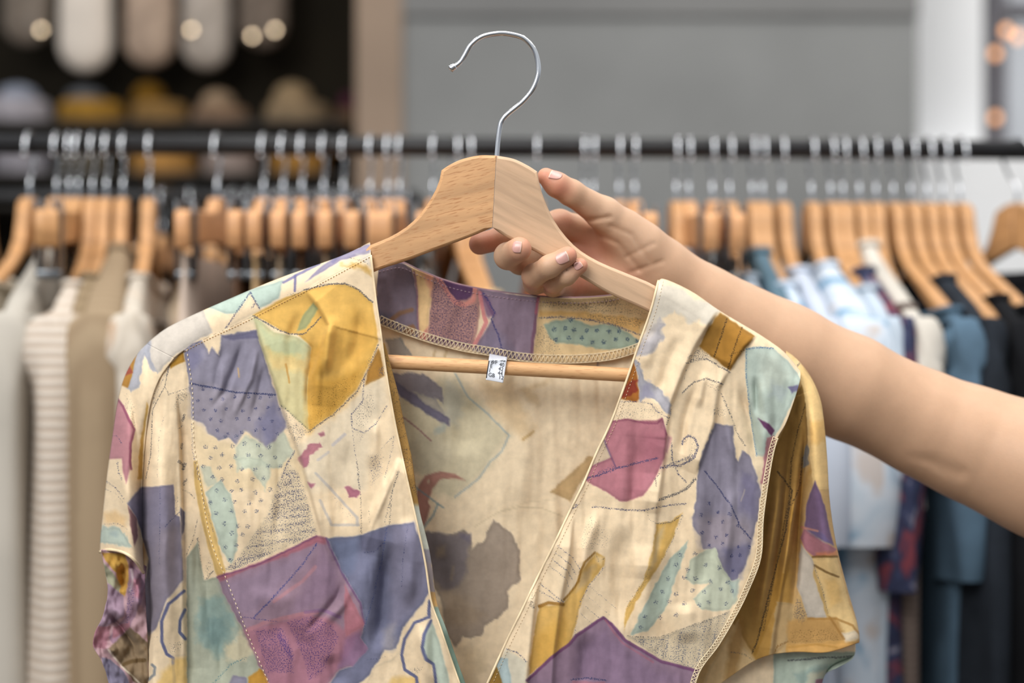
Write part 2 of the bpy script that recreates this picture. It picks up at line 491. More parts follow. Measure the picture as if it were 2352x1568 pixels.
rail = empty('clothes_rail', (0, DR, 0), 'long black metal clothes rail in front, holding all the wooden hangers', 'clothes rail', 'black clothes rails')
def bar_pts(x0, x1, D, off=0.0): return [(x, D, 0) for x in (x0, x1)]
RB = 0.0105
xa, xb = -0.95, 0.95
def zx(x): return rail_z(1176 + x / (K * DR)) - RB
MB().tube([(xa, DR, zx(xa)), (0, DR, zx(0)), (xb, DR, zx(xb))], RB, 18).build('bar', M_black, rail)
for x in (xa, xb):
    MB().tube([(x, DR, 0.02), (x, DR, zx(x))], 0.014, 14).build('post', M_black, rail)
    MB().rbox(x - .02, x + .02, DR - .28, DR + .28, 0.0, 0.03, .006).build('foot', M_black, rail)


# one hanger of each kind is built, in its own frame: origin on top of the bar, arms along y
def prism_yz(outline, t, bev=0.0022):
    """outline in (y, z) -> rounded board of thickness t across x"""
    P = np.asarray(outline, float); n = len(P)
    e = np.roll(P, -1, 0) - P; e /= np.linalg.norm(e, axis=1)[:, None] + 1e-12
    area = 0.5 * np.sum(P[:, 0] * np.roll(P[:, 1], -1) - np.roll(P[:, 0], -1) * P[:, 1])
    nn = np.stack([e[:, 1], -e[:, 0]], -1) * (1 if area > 0 else -1)
    vn = nn + np.roll(nn, 1, 0); vn /= np.linalg.norm(vn, axis=1)[:, None] + 1e-9
    rings = [(-t / 2, bev), (-t / 2 + bev * .3, bev * .3), (-t / 2 + bev, 0), (t / 2 - bev, 0), (t / 2 - bev * .3, bev * .3), (t / 2, bev)]
    V = []; F = []
    for x, ins in rings:
        for p in (P - vn * ins): V.append((x, p[0], p[1]))
    for i in range(len(rings) - 1):
        for k in range(n): F.append((i * n + k, i * n + (k + 1) % n, (i + 1) * n + (k + 1) % n, (i + 1) * n + k))
    F.append(tuple(range(n - 1, -1, -1))); F.append(tuple((len(rings) - 1) * n + k for k in range(n)))
    return V, F

TOPL = [(0.0005, 0), (.010, -.001), (.0236, -.008), (.030, -.029), (.036, -.044), (.046, -.055), (.059, -.066), (.077, -.074), (.110, -.088), (.150, -.104), (.185, -.119), (.205, -.131)]
BOTL = [(.208, -.139), (.200, -.143), (.160, -.125), (.110, -.100), (.060, -.076), (.030, -.060), (.0005, -.047)]
WT = -0.0665                         # wood top below the bar top


def hook_pts(s=1.0):
    R = .0185
    a = np.linspace(math.radians(200), math.radians(-35), 22)
    P = [(0, R * math.cos(q), -0.0 - R + 0.0015 + R * math.sin(q)) for q in a]
    P = [(0.0, -.0225, -.0245)] + P + [(0, .010, -.0375), (0, .003, -.0455), (0, 0, -.052), (0, 0, WT - .004)]
    return catmull(P, 4)

proto = {}
def hanger_parts(kind, root, wood):
    V, F = tube(hook_pts(), 0.00165, 8); mesh_obj('hook', V, F, M_hook, root, local=True)
    for s in (1, -1):
        if kind == 'shirt':
            out = [(s * y, z + WT) for y, z in TOPL + BOTL]
        else:
            out = [(s * y, z + WT) for y, z in [(.0005, 0), (.012, -.001), (.022, -.007), (.03, -.016), (.06, -.020), (.12, -.023), (.172, -.028), (.176, -.034), (.175, -.060), (.170, -.064), (.12, -.058), (.06, -.052), (.0005, -.048)]]
        V, F = prism_yz(out, 0.0135)
        mesh_obj('arm', V, F, wood, root, sharp=50, local=True, flat=[len(F) - 1, len(F) - 2])
    if kind == 'shirt':
        V, F = tube([(0, -.188, WT - .134), (0, .188, WT - .134)], 0.0045, 10); mesh_obj('trouser_bar', V, F, wood, root, local=True)
    else:
        for s in (1, -1):
            y = s * .150
            m = MB()
            m.rbox(-.0088, -.0070, y - .011, y + .011, WT - .085, WT - .018, .0006)
            m.rbox(.0070, .0088, y - .011, y + .011, WT - .085, WT - .018, .0006)
            m.tube([(-.0098, y, WT - .03), (.0098, y, WT - .03)], .0035, 10)
            m.rbox(-.0088, .0088, y - .011, y + .011, WT - .0925, WT - .084, .002)
            mesh_obj('clip', m.v, m.f, M_clip, root, local=True, sharp=40)


def copy_tree(o, parent=None):
    c = o.copy(); COL.objects.link(c); c.parent = parent
    for ch in list(o.children): copy_tree(ch, c)
    return c


def place_hanger(kind, px, label, D=DR, yaw=0.0, wood=None, group='wooden hangers on the front rail', roll=0.0):
    wood = wood or M_wood_b
    x = X(px, D)
    z = rail_z(px) if D == DR else H + .2121 + RB
    key = (kind, wood.name)
    if key not in proto:
        o = empty('clip_hanger' if kind == 'clip' else 'clothes_hanger', (0, 0, 0)); hanger_parts(kind, o, wood); proto[key] = o
    else:
        o = copy_tree(proto[key])
    o.location = (x, D, z + 0.0002); o.rotation_euler = (0, roll, yaw)
    tag(o, label, 'clothes hanger', group)
    return o


# ------------------------------------------------------------------ garments, seen from their edge
ARM_Y = np.array([0, .0236, .030, .036, .046, .059, .077, .110, .150, .185, .205])
ARM_Z = np.array([0, -.008, -.029, -.044, -.055, -.066, -.074, -.088, -.104, -.119, -.131]) + WT


def garment(name, px, mat, label, cat, yaw=0.0, thick_max=1.0, force=False, length=.75, thick=.045, neck=.085, sleeve=.30, half=.222, group='garments on the front rail', seed=0, D=DR,
            sl_mat=None, collar=True, clip=False, sleeveless=False, xoff=0.0):
    rs = np.random.RandomState(seed)
    tb = thick if force else min(thick, max(.016, .95 * thick_max)); tsl = thick if force else min(thick, max(.024, 1.35 * thick_max))
    x0 = X(px, D) + xoff; z0 = rail_z(px) if D == DR else H + .2121 + RB
    root = empty(name, (x0, D, z0), label, cat, group, yaw)
    nz_, na = 46, 40
    a = np.linspace(0, 2 * np.pi, na, endpoint=False)
    V = []
    if clip:
        ztop = WT - .068
        zs = np.linspace(ztop, ztop - length, nz_)
        for i, z in enumerate(zs):
            q = (ztop - z)
            w = .165 + .05 * min(1, q / .5)
            t = .004 + thick * (1 - math.exp(-q / .12)) * .5
            V.append(np.stack([t * np.sign(np.cos(a)) * np.abs(np.cos(a)) ** .8, w * np.sin(a), np.full(na, z)], -1))
    else:
        ztop = float(np.interp(neck, ARM_Y, ARM_Z)) + .0065
        yend = half; zend = float(np.interp(.205, ARM_Y, ARM_Z)) + .002
        for i in range(nz_):
            f = i / (nz_ - 1)
            if f < .4:
                y = neck + (yend - neck) * (f / .4)
                z = float(np.interp(min(y, .205), ARM_Y, ARM_Z)) + .0065 - max(0, y - .205) * .8
            else:
                y = yend - .01 * math.sin((f - .4) / .6 * 3); z = zend - (f - .4) / .6 * (length - (ztop - zend))
            q = ztop - z
            t = .0100 + (.5 * tb - .004) * (1 - math.exp(-q / .07))
            ring = np.stack([t * np.sign(np.cos(a)) * np.abs(np.cos(a)) ** .36, y * np.sin(a), np.full(na, z)], -1)
            V.append(ring)
    V = np.array(V)
    ph = rs.rand(4) * 6
    depth = np.linspace(0, 1, nz_)[:, None]
    V[:, :, 0] += (.010 * np.sin(V[:, :, 1] * 34 + ph[0]) + .006 * np.sin(V[:, :, 1] * 71 + ph[1] + V[:, :, 2] * 3)) * np.clip(depth * 1.8 - .75, 0, 1) * tb / .06
    F = []
    for i in range(nz_ - 1):
        for k in range(na): F.append((i * na + k, i * na + (k + 1) % na, (i + 1) * na + (k + 1) % na, (i + 1) * na + k))
    body = mesh_obj('skirt_cloth' if clip else 'body', V.reshape(-1, 3), F, mat, root, local=True)
    if not clip and not sleeveless and sleeve > 0:
        for s in (-1, 1):
            n1, n2 = 30, 22
            b = np.linspace(0, 2 * np.pi, n2, endpoint=False)
            SV = []
            for i in range(n1):
                f = i / (n1 - 1)
                if f < .18:
                    g = f / .18
                    yy = half + .006 + .004 * g; zz = zend + .002 - .045 * g * g; r1 = .5 * tsl * (.30 + .75 * math.sin(g * 1.57)) + .004; r2 = .007 + .014 * g
                else:
                    g = (f - .18) / .82
                    yy = half + .010 - .026 * min(1, g * sleeve / .05) + .008 * math.sin(g * 2.5) * min(1, g * 4); zz = zend - .043 - sleeve * g; r1 = .5 * tsl * (1.05 + .10 * math.sin(g * 5 + ph[3])) + .004; r2 = .021 + .032 * min(1, g * sleeve / .05) - .012 * g
                ring = np.stack([r1 * np.cos(b) + .004 * np.sin(3 * b + g * 4 + ph[0]), s * (yy + r2 * np.sin(b)), zz + .35 * r2 * np.sin(b) * (1 if f < .3 else .3)], -1)
                SV.append(ring)
            SF = []
            for i in range(n1 - 1):
                for k in range(n2): SF.append((i * n2 + k, i * n2 + (k + 1) % n2, (i + 1) * n2 + (k + 1) % n2, (i + 1) * n2 + k))
            mesh_obj('sleeve', np.concatenate(SV), SF, sl_mat or mat, root, local=True)
    if not clip and collar:
        c = np.linspace(0, 2 * np.pi, 40, endpoint=False)
        P = np.stack([.0125 * np.sign(np.cos(c)) * np.abs(np.cos(c)) ** .36, (neck + .001) * np.sin(c), ztop + .002 - .012 * np.cos(c) ** 2], -1)
        V, F = tube(np.concatenate([P, P[:1]]), .0035, 8, False)
        mesh_obj('neckband', V, F, sl_mat or mat, root, local=True)
    return root

m_cream = stripe_mat('cream_knit', (188, 176, 156), (202, 192, 174), 60, 'Z')
m_grey = simple_mat('warm_grey_jersey', (178, 172, 162), .95, var=.03, scale=14, spec=.1)
m_strp = stripe_mat('cream_stripe', (180, 164, 148), (204, 194, 182), 34, 'Z', sharp=.4)
m_tan = stripe_mat('tan_rib', (140, 121, 97), (152, 133, 108), 26, 'Y', sharp=.8)
m_tan2 = stripe_mat('dark_tan_rib', (126, 108, 84), (142, 124, 98), 30, 'Z')
m_pale = floral_mat('pale_print', [(182, 172, 158), (196, 187, 174), (176, 150, 126)], 26)
m_taupe = simple_mat('taupe_jersey', (172, 152, 128), .95, var=.05, scale=20, spec=.1)
m_beige = simple_mat('pinkish_beige', (206, 188, 174), .95, var=.06, scale=16, spec=.1)
m_umber = simple_mat('dark_umber', (92, 68, 52), .9, var=.1, scale=30, spec=.2)
m_rust = simple_mat('dark_rust', (112, 66, 44), .9, var=.1, scale=30, spec=.2)
m_sand = simple_mat('sand_cloth', (196, 166, 126), .95, var=.05, scale=20, spec=.1)
m_white = simple_mat('white_cotton', (210, 214, 220), .95, var=.02, scale=12, spec=.1)
m_sequin = floral_mat('dark_sequins', [(40, 34, 30), (86, 74, 64), (190, 184, 178)], 90, .35)
m_lgrey = simple_mat('light_blue_grey', (176, 188, 200), .95, var=.04, scale=12, spec=.1)
m_slate = simple_mat('slate_blue', (92, 116, 130), .95, var=.06, scale=14, spec=.1)
m_lfl = floral_mat('blue_floral', [(120, 160, 190), (188, 200, 214), (206, 212, 222)], 40)
m_lilac = simple_mat('lilac_white', (184, 192, 206), .95, var=.03, scale=12, spec=.1)
m_wfl = floral_mat('white_blue_floral', [(104, 146, 176), (188, 200, 212), (198, 206, 216), (192, 184, 180)], 17)
m_navyfl = floral_mat('navy_floral', [(120, 60, 70), (46, 50, 74), (58, 64, 92), (140, 136, 150)], 34)
m_oat = simple_mat('oatmeal_cotton', (200, 194, 184), .95, var=.08, scale=16, spec=.1)
m_denim = simple_mat('denim_blue', (82, 104, 122), .95, var=.1, scale=20, spec=.1)
m_ink = simple_mat('ink_black', (38, 43, 50), .95, var=.12, scale=30, spec=.15)
m_black = simple_mat('black_cotton', (21, 22, 25), .95, var=.12, scale=30, spec=.15)
m_brstr = stripe_mat('brown_rib', (92, 80, 74), (126, 112, 104), 46, 'Z')

# (kind, hook px, yaw deg, hanger label, garment or None)
D_ = math.radians
RAILSPEC = [
 ('shirt', -40, 8, 'wooden hanger cut by the left picture edge, holding the cream knit', ('sweater', m_cream, 'cream fine-knit sweater cut by the left picture edge', 'sweater', dict(thick=.05, neck=.12, seed=1))),
 ('shirt', 68, 3, 'wooden hanger with a bare arm showing, above the warm grey shirt at the far left', ('shirt', m_cream, 'pale cream shirt low on its hanger beside the left picture edge', 'shirt', dict(thick=.045, neck=.15, seed=2))),
 ('shirt', 130, 7, 'wooden hanger inside the warm grey jersey shirt', ('shirt', m_grey, 'warm grey jersey shirt with long sleeve, second garment from the left edge', 'shirt', dict(thick=.05, neck=.055, sleeve=.6, seed=3))),
 ('clip', 158, 12, 'wooden clip hanger hanging low with a dark grey clip, between grey and tan garments', None),
 ('clip', 180, 6, 'wooden clip hanger with broad block beside the tan sweater', None),
 ('shirt', 212, 9, 'wooden hanger holding the cream striped shirt, mostly hidden', ('shirt', m_strp, 'cream and beige horizontally striped long-sleeved shirt', 'shirt', dict(thick=.046, neck=.15, sleeve=.6, seed=4, force=True))),
 ('shirt', 244, 9, 'wooden hanger hidden behind the dark tan knit', ('sweater', m_tan2, 'darker tan knit squeezed between the striped shirt and the tan ribbed sweater', 'sweater', dict(thick=.020, neck=.13, seed=5, sleeve=.0))),
 ('shirt', 282, 10, 'wooden hanger inside the tan ribbed sweater', ('sweater', m_tan, 'tan vertically ribbed sweater with long sleeve', 'sweater', dict(thick=.060, neck=.055, sleeve=.6, seed=6, force=True))),
 ('shirt', 342, 10, 'wooden hanger with a long bare arm above the pale printed shirt', ('shirt', m_pale, 'pale printed shirt hanging just left of the held blouse', 'shirt', dict(thick=.034, neck=.13, seed=7))),
 
 ('clip', 498, 1, 'wooden clip hanger standing alone, with the widest gap to its left neighbour', ('skirt', m_beige, 'pinkish beige skirt clipped left of the held blouse neckline', 'skirt', dict(thick=.05, clip=True, seed=9))),
 ('clip', 605, 1, 'wooden clip hanger above the held blouse left shoulder, next right of the lone clip hanger', ('skirt', m_umber, 'dark umber skirt clipped in the middle of the rail', 'skirt', dict(thick=.03, clip=True, seed=10))),
 ('clip', 650, 0, 'wooden clip hanger of palest wood in the close row', ('skirt', m_sand, 'sand-coloured skirt clipped beside the umber one', 'skirt', dict(thick=.03, clip=True, seed=11))),
 ('clip', 693, 1, 'wooden clip hanger just right of the palest one', ('skirt', m_taupe, 'taupe skirt clipped right of the sand-coloured one', 'skirt', dict(thick=.03, clip=True, seed=12))),
 ('clip', 743, 0, 'wooden clip hanger two to the right of the palest one', ('skirt', m_umber, 'dark brown skirt clipped between two taupe skirts', 'skirt', dict(thick=.03, clip=True, seed=13))),
 ('clip', 788, 1, 'wooden clip hanger with a bright chrome stem, left of the held hanger arm', ('skirt', m_taupe, 'taupe skirt clipped near the held hanger arm', 'skirt', dict(thick=.03, clip=True, seed=14))),
 ('clip', 850, 0, 'wooden clip hanger left one of the pair in front of the taupe pillar', ('skirt', m_umber, 'dark skirt clipped in front of the taupe pillar', 'skirt', dict(thick=.03, clip=True, seed=15))),
 ('clip', 890, 1, 'wooden clip hanger right one of the pair in front of the taupe pillar', None),
 ('clip', 917, 0, 'wooden clip hanger last before the held hanger, at the pillar edge', ('skirt', m_sequin, 'dark shimmering sequinned skirt seen under the held hanger', 'skirt', dict(thick=.03, clip=True, seed=16))),
 ('clip', 995, 0, 'wooden clip hanger hidden behind the left arm of the held hanger', ('skirt', m_sequin, 'dark sequinned skirt right of the first sequinned one', 'skirt', dict(thick=.03, clip=True, seed=17))),
 ('shirt', 1045, 12, 'wooden hanger whose arm end shows golden under the held hanger', None),
 ('shirt', 1078, 9, 'wooden hanger seen end-on below the held hanger, right of the golden arm end', ('shirt', m_sand, 'sand-coloured shirt behind the blouse back neckline', 'shirt', dict(thick=.03, neck=.17, seed=18))),
 ('shirt', 1233, 0, 'wooden hanger behind the fingertips holding the rust garment', ('shirt', m_rust, 'dark rust shirt glimpsed just left of the curled fingers', 'shirt', dict(thick=.045, neck=.07, seed=19))),
 ('clip', 1340, 1, 'wooden clip hanger hidden behind the thumb', None),
 ('clip', 1364, 0, 'wooden clip hanger hidden behind the thumb knuckle', None),
 ('clip', 1422, 0, 'wooden clip hanger just above the wrist, left of two', None),
 ('clip', 1458, 0, 'wooden clip hanger just above the wrist, right of two', None),
 ('shirt', 1553, 0, 'wooden hanger inside the small white top beside the wrist', ('shirt', m_white, 'white cotton top just above the forearm, first right of the wrist', 'top', dict(thick=.05, neck=.06, seed=20))),
 ('clip', 1582, 0, 'darker wooden clip hanger, left one above the sequinned cloth', ('skirt', m_sequin, 'dark sequinned garment clipped right of the small white top', 'skirt', dict(thick=.035, clip=True, seed=21))),
 ('clip', 1636, 0, 'darker wooden clip hanger, right one above the sequinned cloth', ('skirt', m_sequin, 'dark sequinned garment clipped next to the light grey top', 'skirt', dict(thick=.035, clip=True, seed=22))),
 ('shirt', 1676, 0, 'wooden hanger inside the light blue-grey top', ('shirt', m_lgrey, 'light blue-grey top between sequins and slate shirt', 'top', dict(thick=.035, neck=.12, seed=23))),
 ('shirt', 1728, 0, 'wooden hanger inside the slate blue shirt', ('shirt', m_slate, 'slate blue shirt above the forearm middle', 'shirt', dict(thick=.034, neck=.055, seed=24))),
 ('shirt', 1752, 0, 'wooden hanger over the pale blue floral top, arm bare', ('shirt', m_lfl, 'pale blue small-floral top right of the slate shirt', 'top', dict(thick=.036, neck=.14, seed=25))),
 ('shirt', 1796, 0, 'wooden hanger inside the lilac-white shirt', ('shirt', m_lilac, 'plain lilac-white shirt between two floral ones', 'shirt', dict(thick=.036, neck=.10, seed=26, sleeve=.16))),
 ('shirt', 1864, 0, 'wooden hanger inside the white and blue floral shirt', ('shirt', m_wfl, 'white shirt with big blue floral print, above the forearm', 'shirt', dict(thick=.058, neck=.085, sleeve=.16, seed=27, force=True))),
 ('shirt', 1908, 1, 'wooden hanger between the white floral and navy floral shirts', ('tee_shirt', m_lgrey, 'pale blue-grey top with its hem showing under the forearm, beside the blouse sleeve', 'top', dict(thick=.055, neck=.15, seed=28, sleeve=.10, length=.485))),
 ('shirt', 1936, 0, 'wooden hanger inside the navy floral shirt', ('shirt', m_navyfl, 'navy floral shirt with dark red blossoms', 'shirt', dict(thick=.046, neck=.10, sleeve=.20, seed=29, length=.42))),
 ('shirt', 1974, 0, 'wooden hanger with its arm hidden by the oatmeal shirt', ('shirt', m_oat, 'oatmeal grey shirt with its pale collar high on the hanger', 'shirt', dict(thick=.044, neck=.045, sleeve=.07, seed=30, length=.25))),
 ('shirt', 2012, -6, 'wooden hanger squeezed behind the oatmeal shirt, holding the brown ribbed dress', ('dress', m_brstr, 'brown finely striped dress hanging low between the pale top and the black cloth', 'dress', dict(thick=.05, neck=.19, sleeve=.0, seed=36, length=.9))),
 ('shirt', 2052, 1, 'wooden hanger with the longest bare arm, in front of the denim-blue top', ('shirt', m_denim, 'denim-blue top low on the hanger with the long bare arm', 'top', dict(thick=.05, neck=.195, sleeve=.19, seed=31))),
 ('shirt', 2092, 1, 'wooden hanger just right of the one with the longest bare arm', ('shirt', m_ink, 'ink-black ribbed sweater with a soft rounded collar', 'sweater', dict(thick=.046, neck=.12, sleeve=.6, seed=32))),
 ('shirt', 2130, 1, 'wooden hanger in the middle of the bare row in front of the white column', None),
 ('shirt', 2166, 1, 'wooden hanger second from the right end of the close row', ('shirt', m_black, 'black cotton shirt on the hanger before the last of the close row', 'shirt', dict(thick=.045, neck=.17, sleeve=.6, seed=33))),
 ('shirt', 2206, 2, 'wooden hanger last of the close row, in front of the white column', ('shirt', m_black, 'black cotton shirt on the last hanger of the close row', 'shirt', dict(thick=.045, neck=.19, sleeve=.6, seed=34))),
 ('shirt', 2336, 30, 'wooden hanger turned towards us at the right picture edge', ('shirt', m_black, 'black garment on the turned hanger at the right picture edge', 'shirt', dict(thick=.05, neck=.09, sleeve=.6, seed=35))),
]
n_h = 0
gx = sorted(q[1] for q in RAILSPEC if q[4])
for kind, px, yaw, hl, g in RAILSPEC:
    w = M_wood_c if kind == 'clip' and px > 400 else M_wood_b
    ho = place_hanger(kind, px, hl, yaw=D_(yaw), wood=w)
    if g:
        nm, mt, gl, cat, kw = g
        gap = min(abs(px - q) for q in gx if q != px) * K * DR
        kw = dict(kw); kw['thick_max'] = gap
        garment(nm, px, mt, gl, cat, yaw=D_(yaw), **kw)

# pale blue T-shirt and lower garments seen under the forearm on the right
# the rear rail, behind the clip hangers
D2 = 2.09
rail2 = empty('clothes_rail', (-.55, D2, 0), 'second black clothes rail behind the front one, on the left', 'clothes rail', 'black clothes rails')
z2 = H + .2121
MB().tube([(-1.3, D2, z2), (X(960, D2), D2, z2)], RB, 16).build('bar', M_black, rail2)
for x in (-1.3, X(960, D2)):
    MB().tube([(x, D2, 0.02), (x, D2, z2)], 0.012, 12).build('post', M_black, rail2)
    MB().rbox(x - .02, x + .02, D2 - .25, D2 + .25, 0, .03, .006).build('foot', M_black, rail2)
garment('sleeveless_top', 436, m_taupe, 'taupe sleeveless top on the rear rail, half hidden by the held blouse shoulder', 'top', yaw=D_(9), D=D2, thick=.07, neck=.12, seed=8, sleeveless=True, group='tops on the rear rail')
place_hanger('shirt', 436, 'wooden hanger on the rear rail, inside the taupe sleeveless top', D=D2, yaw=D_(9), group='clip hangers on the rear rail')
rr = random.Random(5)
cl2 = [m_umber, m_taupe, m_beige, m_sequin, m_sand, m_rust]
for i in range(18):
    px = 372 + i * 33.0 + rr.uniform(-2, 2)
    if abs(px - 436) < 40: continue
    place_hanger('clip', px, 'out-of-focus wooden clip hanger on the rear rail, behind the front row of clip hangers', D=D2, yaw=rr.uniform(-.02, .02), wood=M_wood_b, group='clip hangers on the rear rail')
    if i % 2 == 0:
        garment('skirt', px, cl2[(i // 2) % 6], 'out-of-focus %s skirt on the rear rail, %s' % (['dark umber', 'taupe', 'pinkish beige', 'dark sequinned', 'sand-coloured', 'rust'][(i // 2) % 6], 'in its left half' if i < 12 else 'towards its right end by the pillar'), 'skirt', yaw=0, D=D2, clip=True, thick=.034, length=.7, seed=60 + i, group='skirts on the rear rail')
# ================================================================== the printed cloth of the blouse
ZA = (200, 560, 2.9039); ZB = (200, 1050, 3.0276); ZC = (840, 580, 3.0153); ZD = (880, 1050, 3.0274); ZE = (1380, 620, 3.2661); ZF = (1380, 1050, 3.0274); ZP = (0, 0, 1.0)


def T(z, *p):
    a = np.array(p, float).reshape(-1, 2)
    return np.stack([a[:, 0] / z[2] + z[0], a[:, 1] / z[2] + z[1]], -1)


def seg_d(P, poly, closed=False):
    """distance to polyline, signed offset of the nearest segment (right of travel positive, picture coordinates)"""
    Q = np.asarray(poly, float)
    if closed: Q = np.concatenate([Q, Q[:1]])
    best = np.full(len(P), 1e18); side = np.zeros(len(P)); tt = np.zeros(len(P))
    L = np.linalg.norm(np.diff(Q, axis=0), axis=1); tot = L.sum(); acc = 0
    for i in range(len(Q) - 1):
        a, d = Q[i], Q[i + 1] - Q[i]; l2 = d @ d
        if l2 < 1e-9: continue
        r = P - a
        t = np.clip(r @ d / l2, 0, 1)
        q = r - t[:, None] * d
        dd = (q * q).sum(1)
        m = dd < best
        best[m] = dd[m]; side[m] = ((r[:, 0] * d[1] - r[:, 1] * d[0]) / math.sqrt(l2))[m]
        tt[m] = (acc + t[m] * L[i]) / tot
        acc += L[i]
    return np.sqrt(best), side, tt


def inside(P, poly):
    Q = np.asarray(poly, float); R = np.roll(Q, -1, 0)
    c = np.zeros(len(P), bool)
    for (x1, y1), (x2, y2) in zip(Q, R):
        if y1 == y2: continue
        m = ((y1 > P[:, 1]) != (y2 > P[:, 1])) & (P[:, 0] < (x2 - x1) * (P[:, 1] - y1) / (y2 - y1) + x1)
        c ^= m
    return c


def paint(P, base, shapes):
    n = len(P)
    col = np.tile(np.array(base, float), (n, 1)); sk = np.zeros((n, 4)); sk[:, :3] = (70, 74, 104)
    w1 = np.stack([fbm(P[:, 0] / 14, P[:, 1] / 14, 3), fbm(P[:, 0] / 14, P[:, 1] / 14, 9)], -1)
    for s in shapes:
        k = s[0]; pts = s[2]
        if k == 'P':      # filled patch: colour, points, alpha, jag, soft
            al = s[3] if len(s) > 3 else 1.0; jag = s[4] if len(s) > 4 else 2.0; soft = s[5] if len(s) > 5 else 1.6
            mg = 12 + jag * 2 + soft * 2
            lo = pts.min(0) - mg; hi = pts.max(0) + mg
            ix = np.nonzero(((P > lo) & (P < hi)).all(1))[0]
            if not len(ix): continue
            q = P[ix] + w1[ix] * jag
            d, _, _ = seg_d(q, pts, True); ins = inside(q, pts)
            sd = np.where(ins, -d, d)
            f = np.clip(.5 - sd / (2 * soft), 0, 1) * al
            edge = np.exp(-((sd + 3) / 3.0) ** 2) * .07 if soft < 4 else 0
            c = np.array(s[1], float) * (1 - np.asarray(edge)[..., None]) if soft < 4 else np.array(s[1], float)
            col[ix] = col[ix] * (1 - f[:, None]) + c * f[:, None]
            if al > .8 and soft < 4: sk[ix, 3] *= (1 - f)
        elif k in 'SL':   # S crayon stroke, L solid brush line: colour, points, width, alpha
            wd = s[3]; al = s[4] if len(s) > 4 else .8
            mg = wd + 8
            lo = pts.min(0) - mg; hi = pts.max(0) + mg
            ix = np.nonzero(((P > lo) & (P < hi)).all(1))[0]
            if not len(ix): continue
            q = P[ix] + w1[ix] * 1.2
            d, _, _ = seg_d(q, pts)
            f = np.clip(.5 - (d - wd / 2) / 2.0, 0, 1) * al
            if k == 'L': col[ix] = col[ix] * (1 - f[:, None]) + np.array(s[1], float) * f[:, None]
            else:
                m = f > .05
                sk[ix[m], :3] = s[1]; sk[ix[m], 3] = np.maximum(sk[ix[m], 3], f[m])
        elif k == 'K':    # crayon shading over a patch: colour, points, density, hatch (angle, pitch) or None
            al = s[3]; hat = s[4] if len(s) > 4 else None; soft = s[5] if len(s) > 5 else 8
            lo = pts.min(0) - 15; hi = pts.max(0) + 15
            ix = np.nonzero(((P > lo) & (P < hi)).all(1))[0]
            if not len(ix): continue
            q = P[ix]
            d, _, _ = seg_d(q, pts, True); ins = inside(q, pts)
            f = np.clip(.5 - np.where(ins, -d, d) / soft, 0, 1) * al
            if hat:
                a = hat[0]; u = q[:, 0] * math.sin(a) + q[:, 1] * math.cos(a); v = q[:, 0] * math.cos(a) - q[:, 1] * math.sin(a)
                f = f * (.55 + .75 * vnoise(u / hat[1] * 1.0, v / (hat[1] * 9), 5))
            m = f > sk[ix, 3]
            sk[ix[m], :3] = s[1]; sk[ix[m], 3] = f[m]
        elif k == 'D':    # little brush spots over a patch: colour, points, pitch, radius, alpha
            pit = s[3]; r = s[4]; al = s[5] if len(s) > 5 else .8
            lo = pts.min(0); hi = pts.max(0)
            rs = np.random.RandomState(int(lo.sum()) % 9999)
            C = []
            for j, yy in enumerate(np.arange(lo[1], hi[1], pit * .86)):
                for xx in np.arange(lo[0] + (j % 2) * pit / 2, hi[0], pit):
                    C.append((xx + rs.uniform(-.2, .2) * pit, yy + rs.uniform(-.2, .2) * pit))
            C = np.array(C); C = C[inside(C, pts)]
            for c in C:
                ix = np.nonzero((np.abs(P - c) < r * 2).all(1))[0]
                if not len(ix): continue
                q = P[ix] - c
                ang = np.arctan2(q[:, 1], q[:, 0]); rad = np.hypot(q[:, 0], q[:, 1])
                rr = r * .92 * (1 + .12 * np.sin(ang * 5 + c[0]))
                f = np.clip((rr - rad) / 2.5 + .3, 0, 1) * al
                m = f > sk[ix, 3]
                sk[ix[m], :3] = s[1]; sk[ix[m], 3] = f[m]
    return col, sk


NAVY = (68, 74, 112); CHAR = (88, 88, 96); CREAM = (242, 217, 178); PALE = (226, 209, 178); GREY = (205, 194, 180)
BLUE = (142, 137, 164); MAUV = (146, 128, 146); GOLD = (226, 176, 88); DGOL = (190, 138, 50); MINT = (192, 206, 178); TEAL = (172, 199, 184)
ROSE = (198, 110, 125); MAGE = (160, 62, 96); PLUM = (104, 62, 118); BRWN = (160, 110, 46); DBRN = (112, 76, 32); PURP = (158, 120, 144)

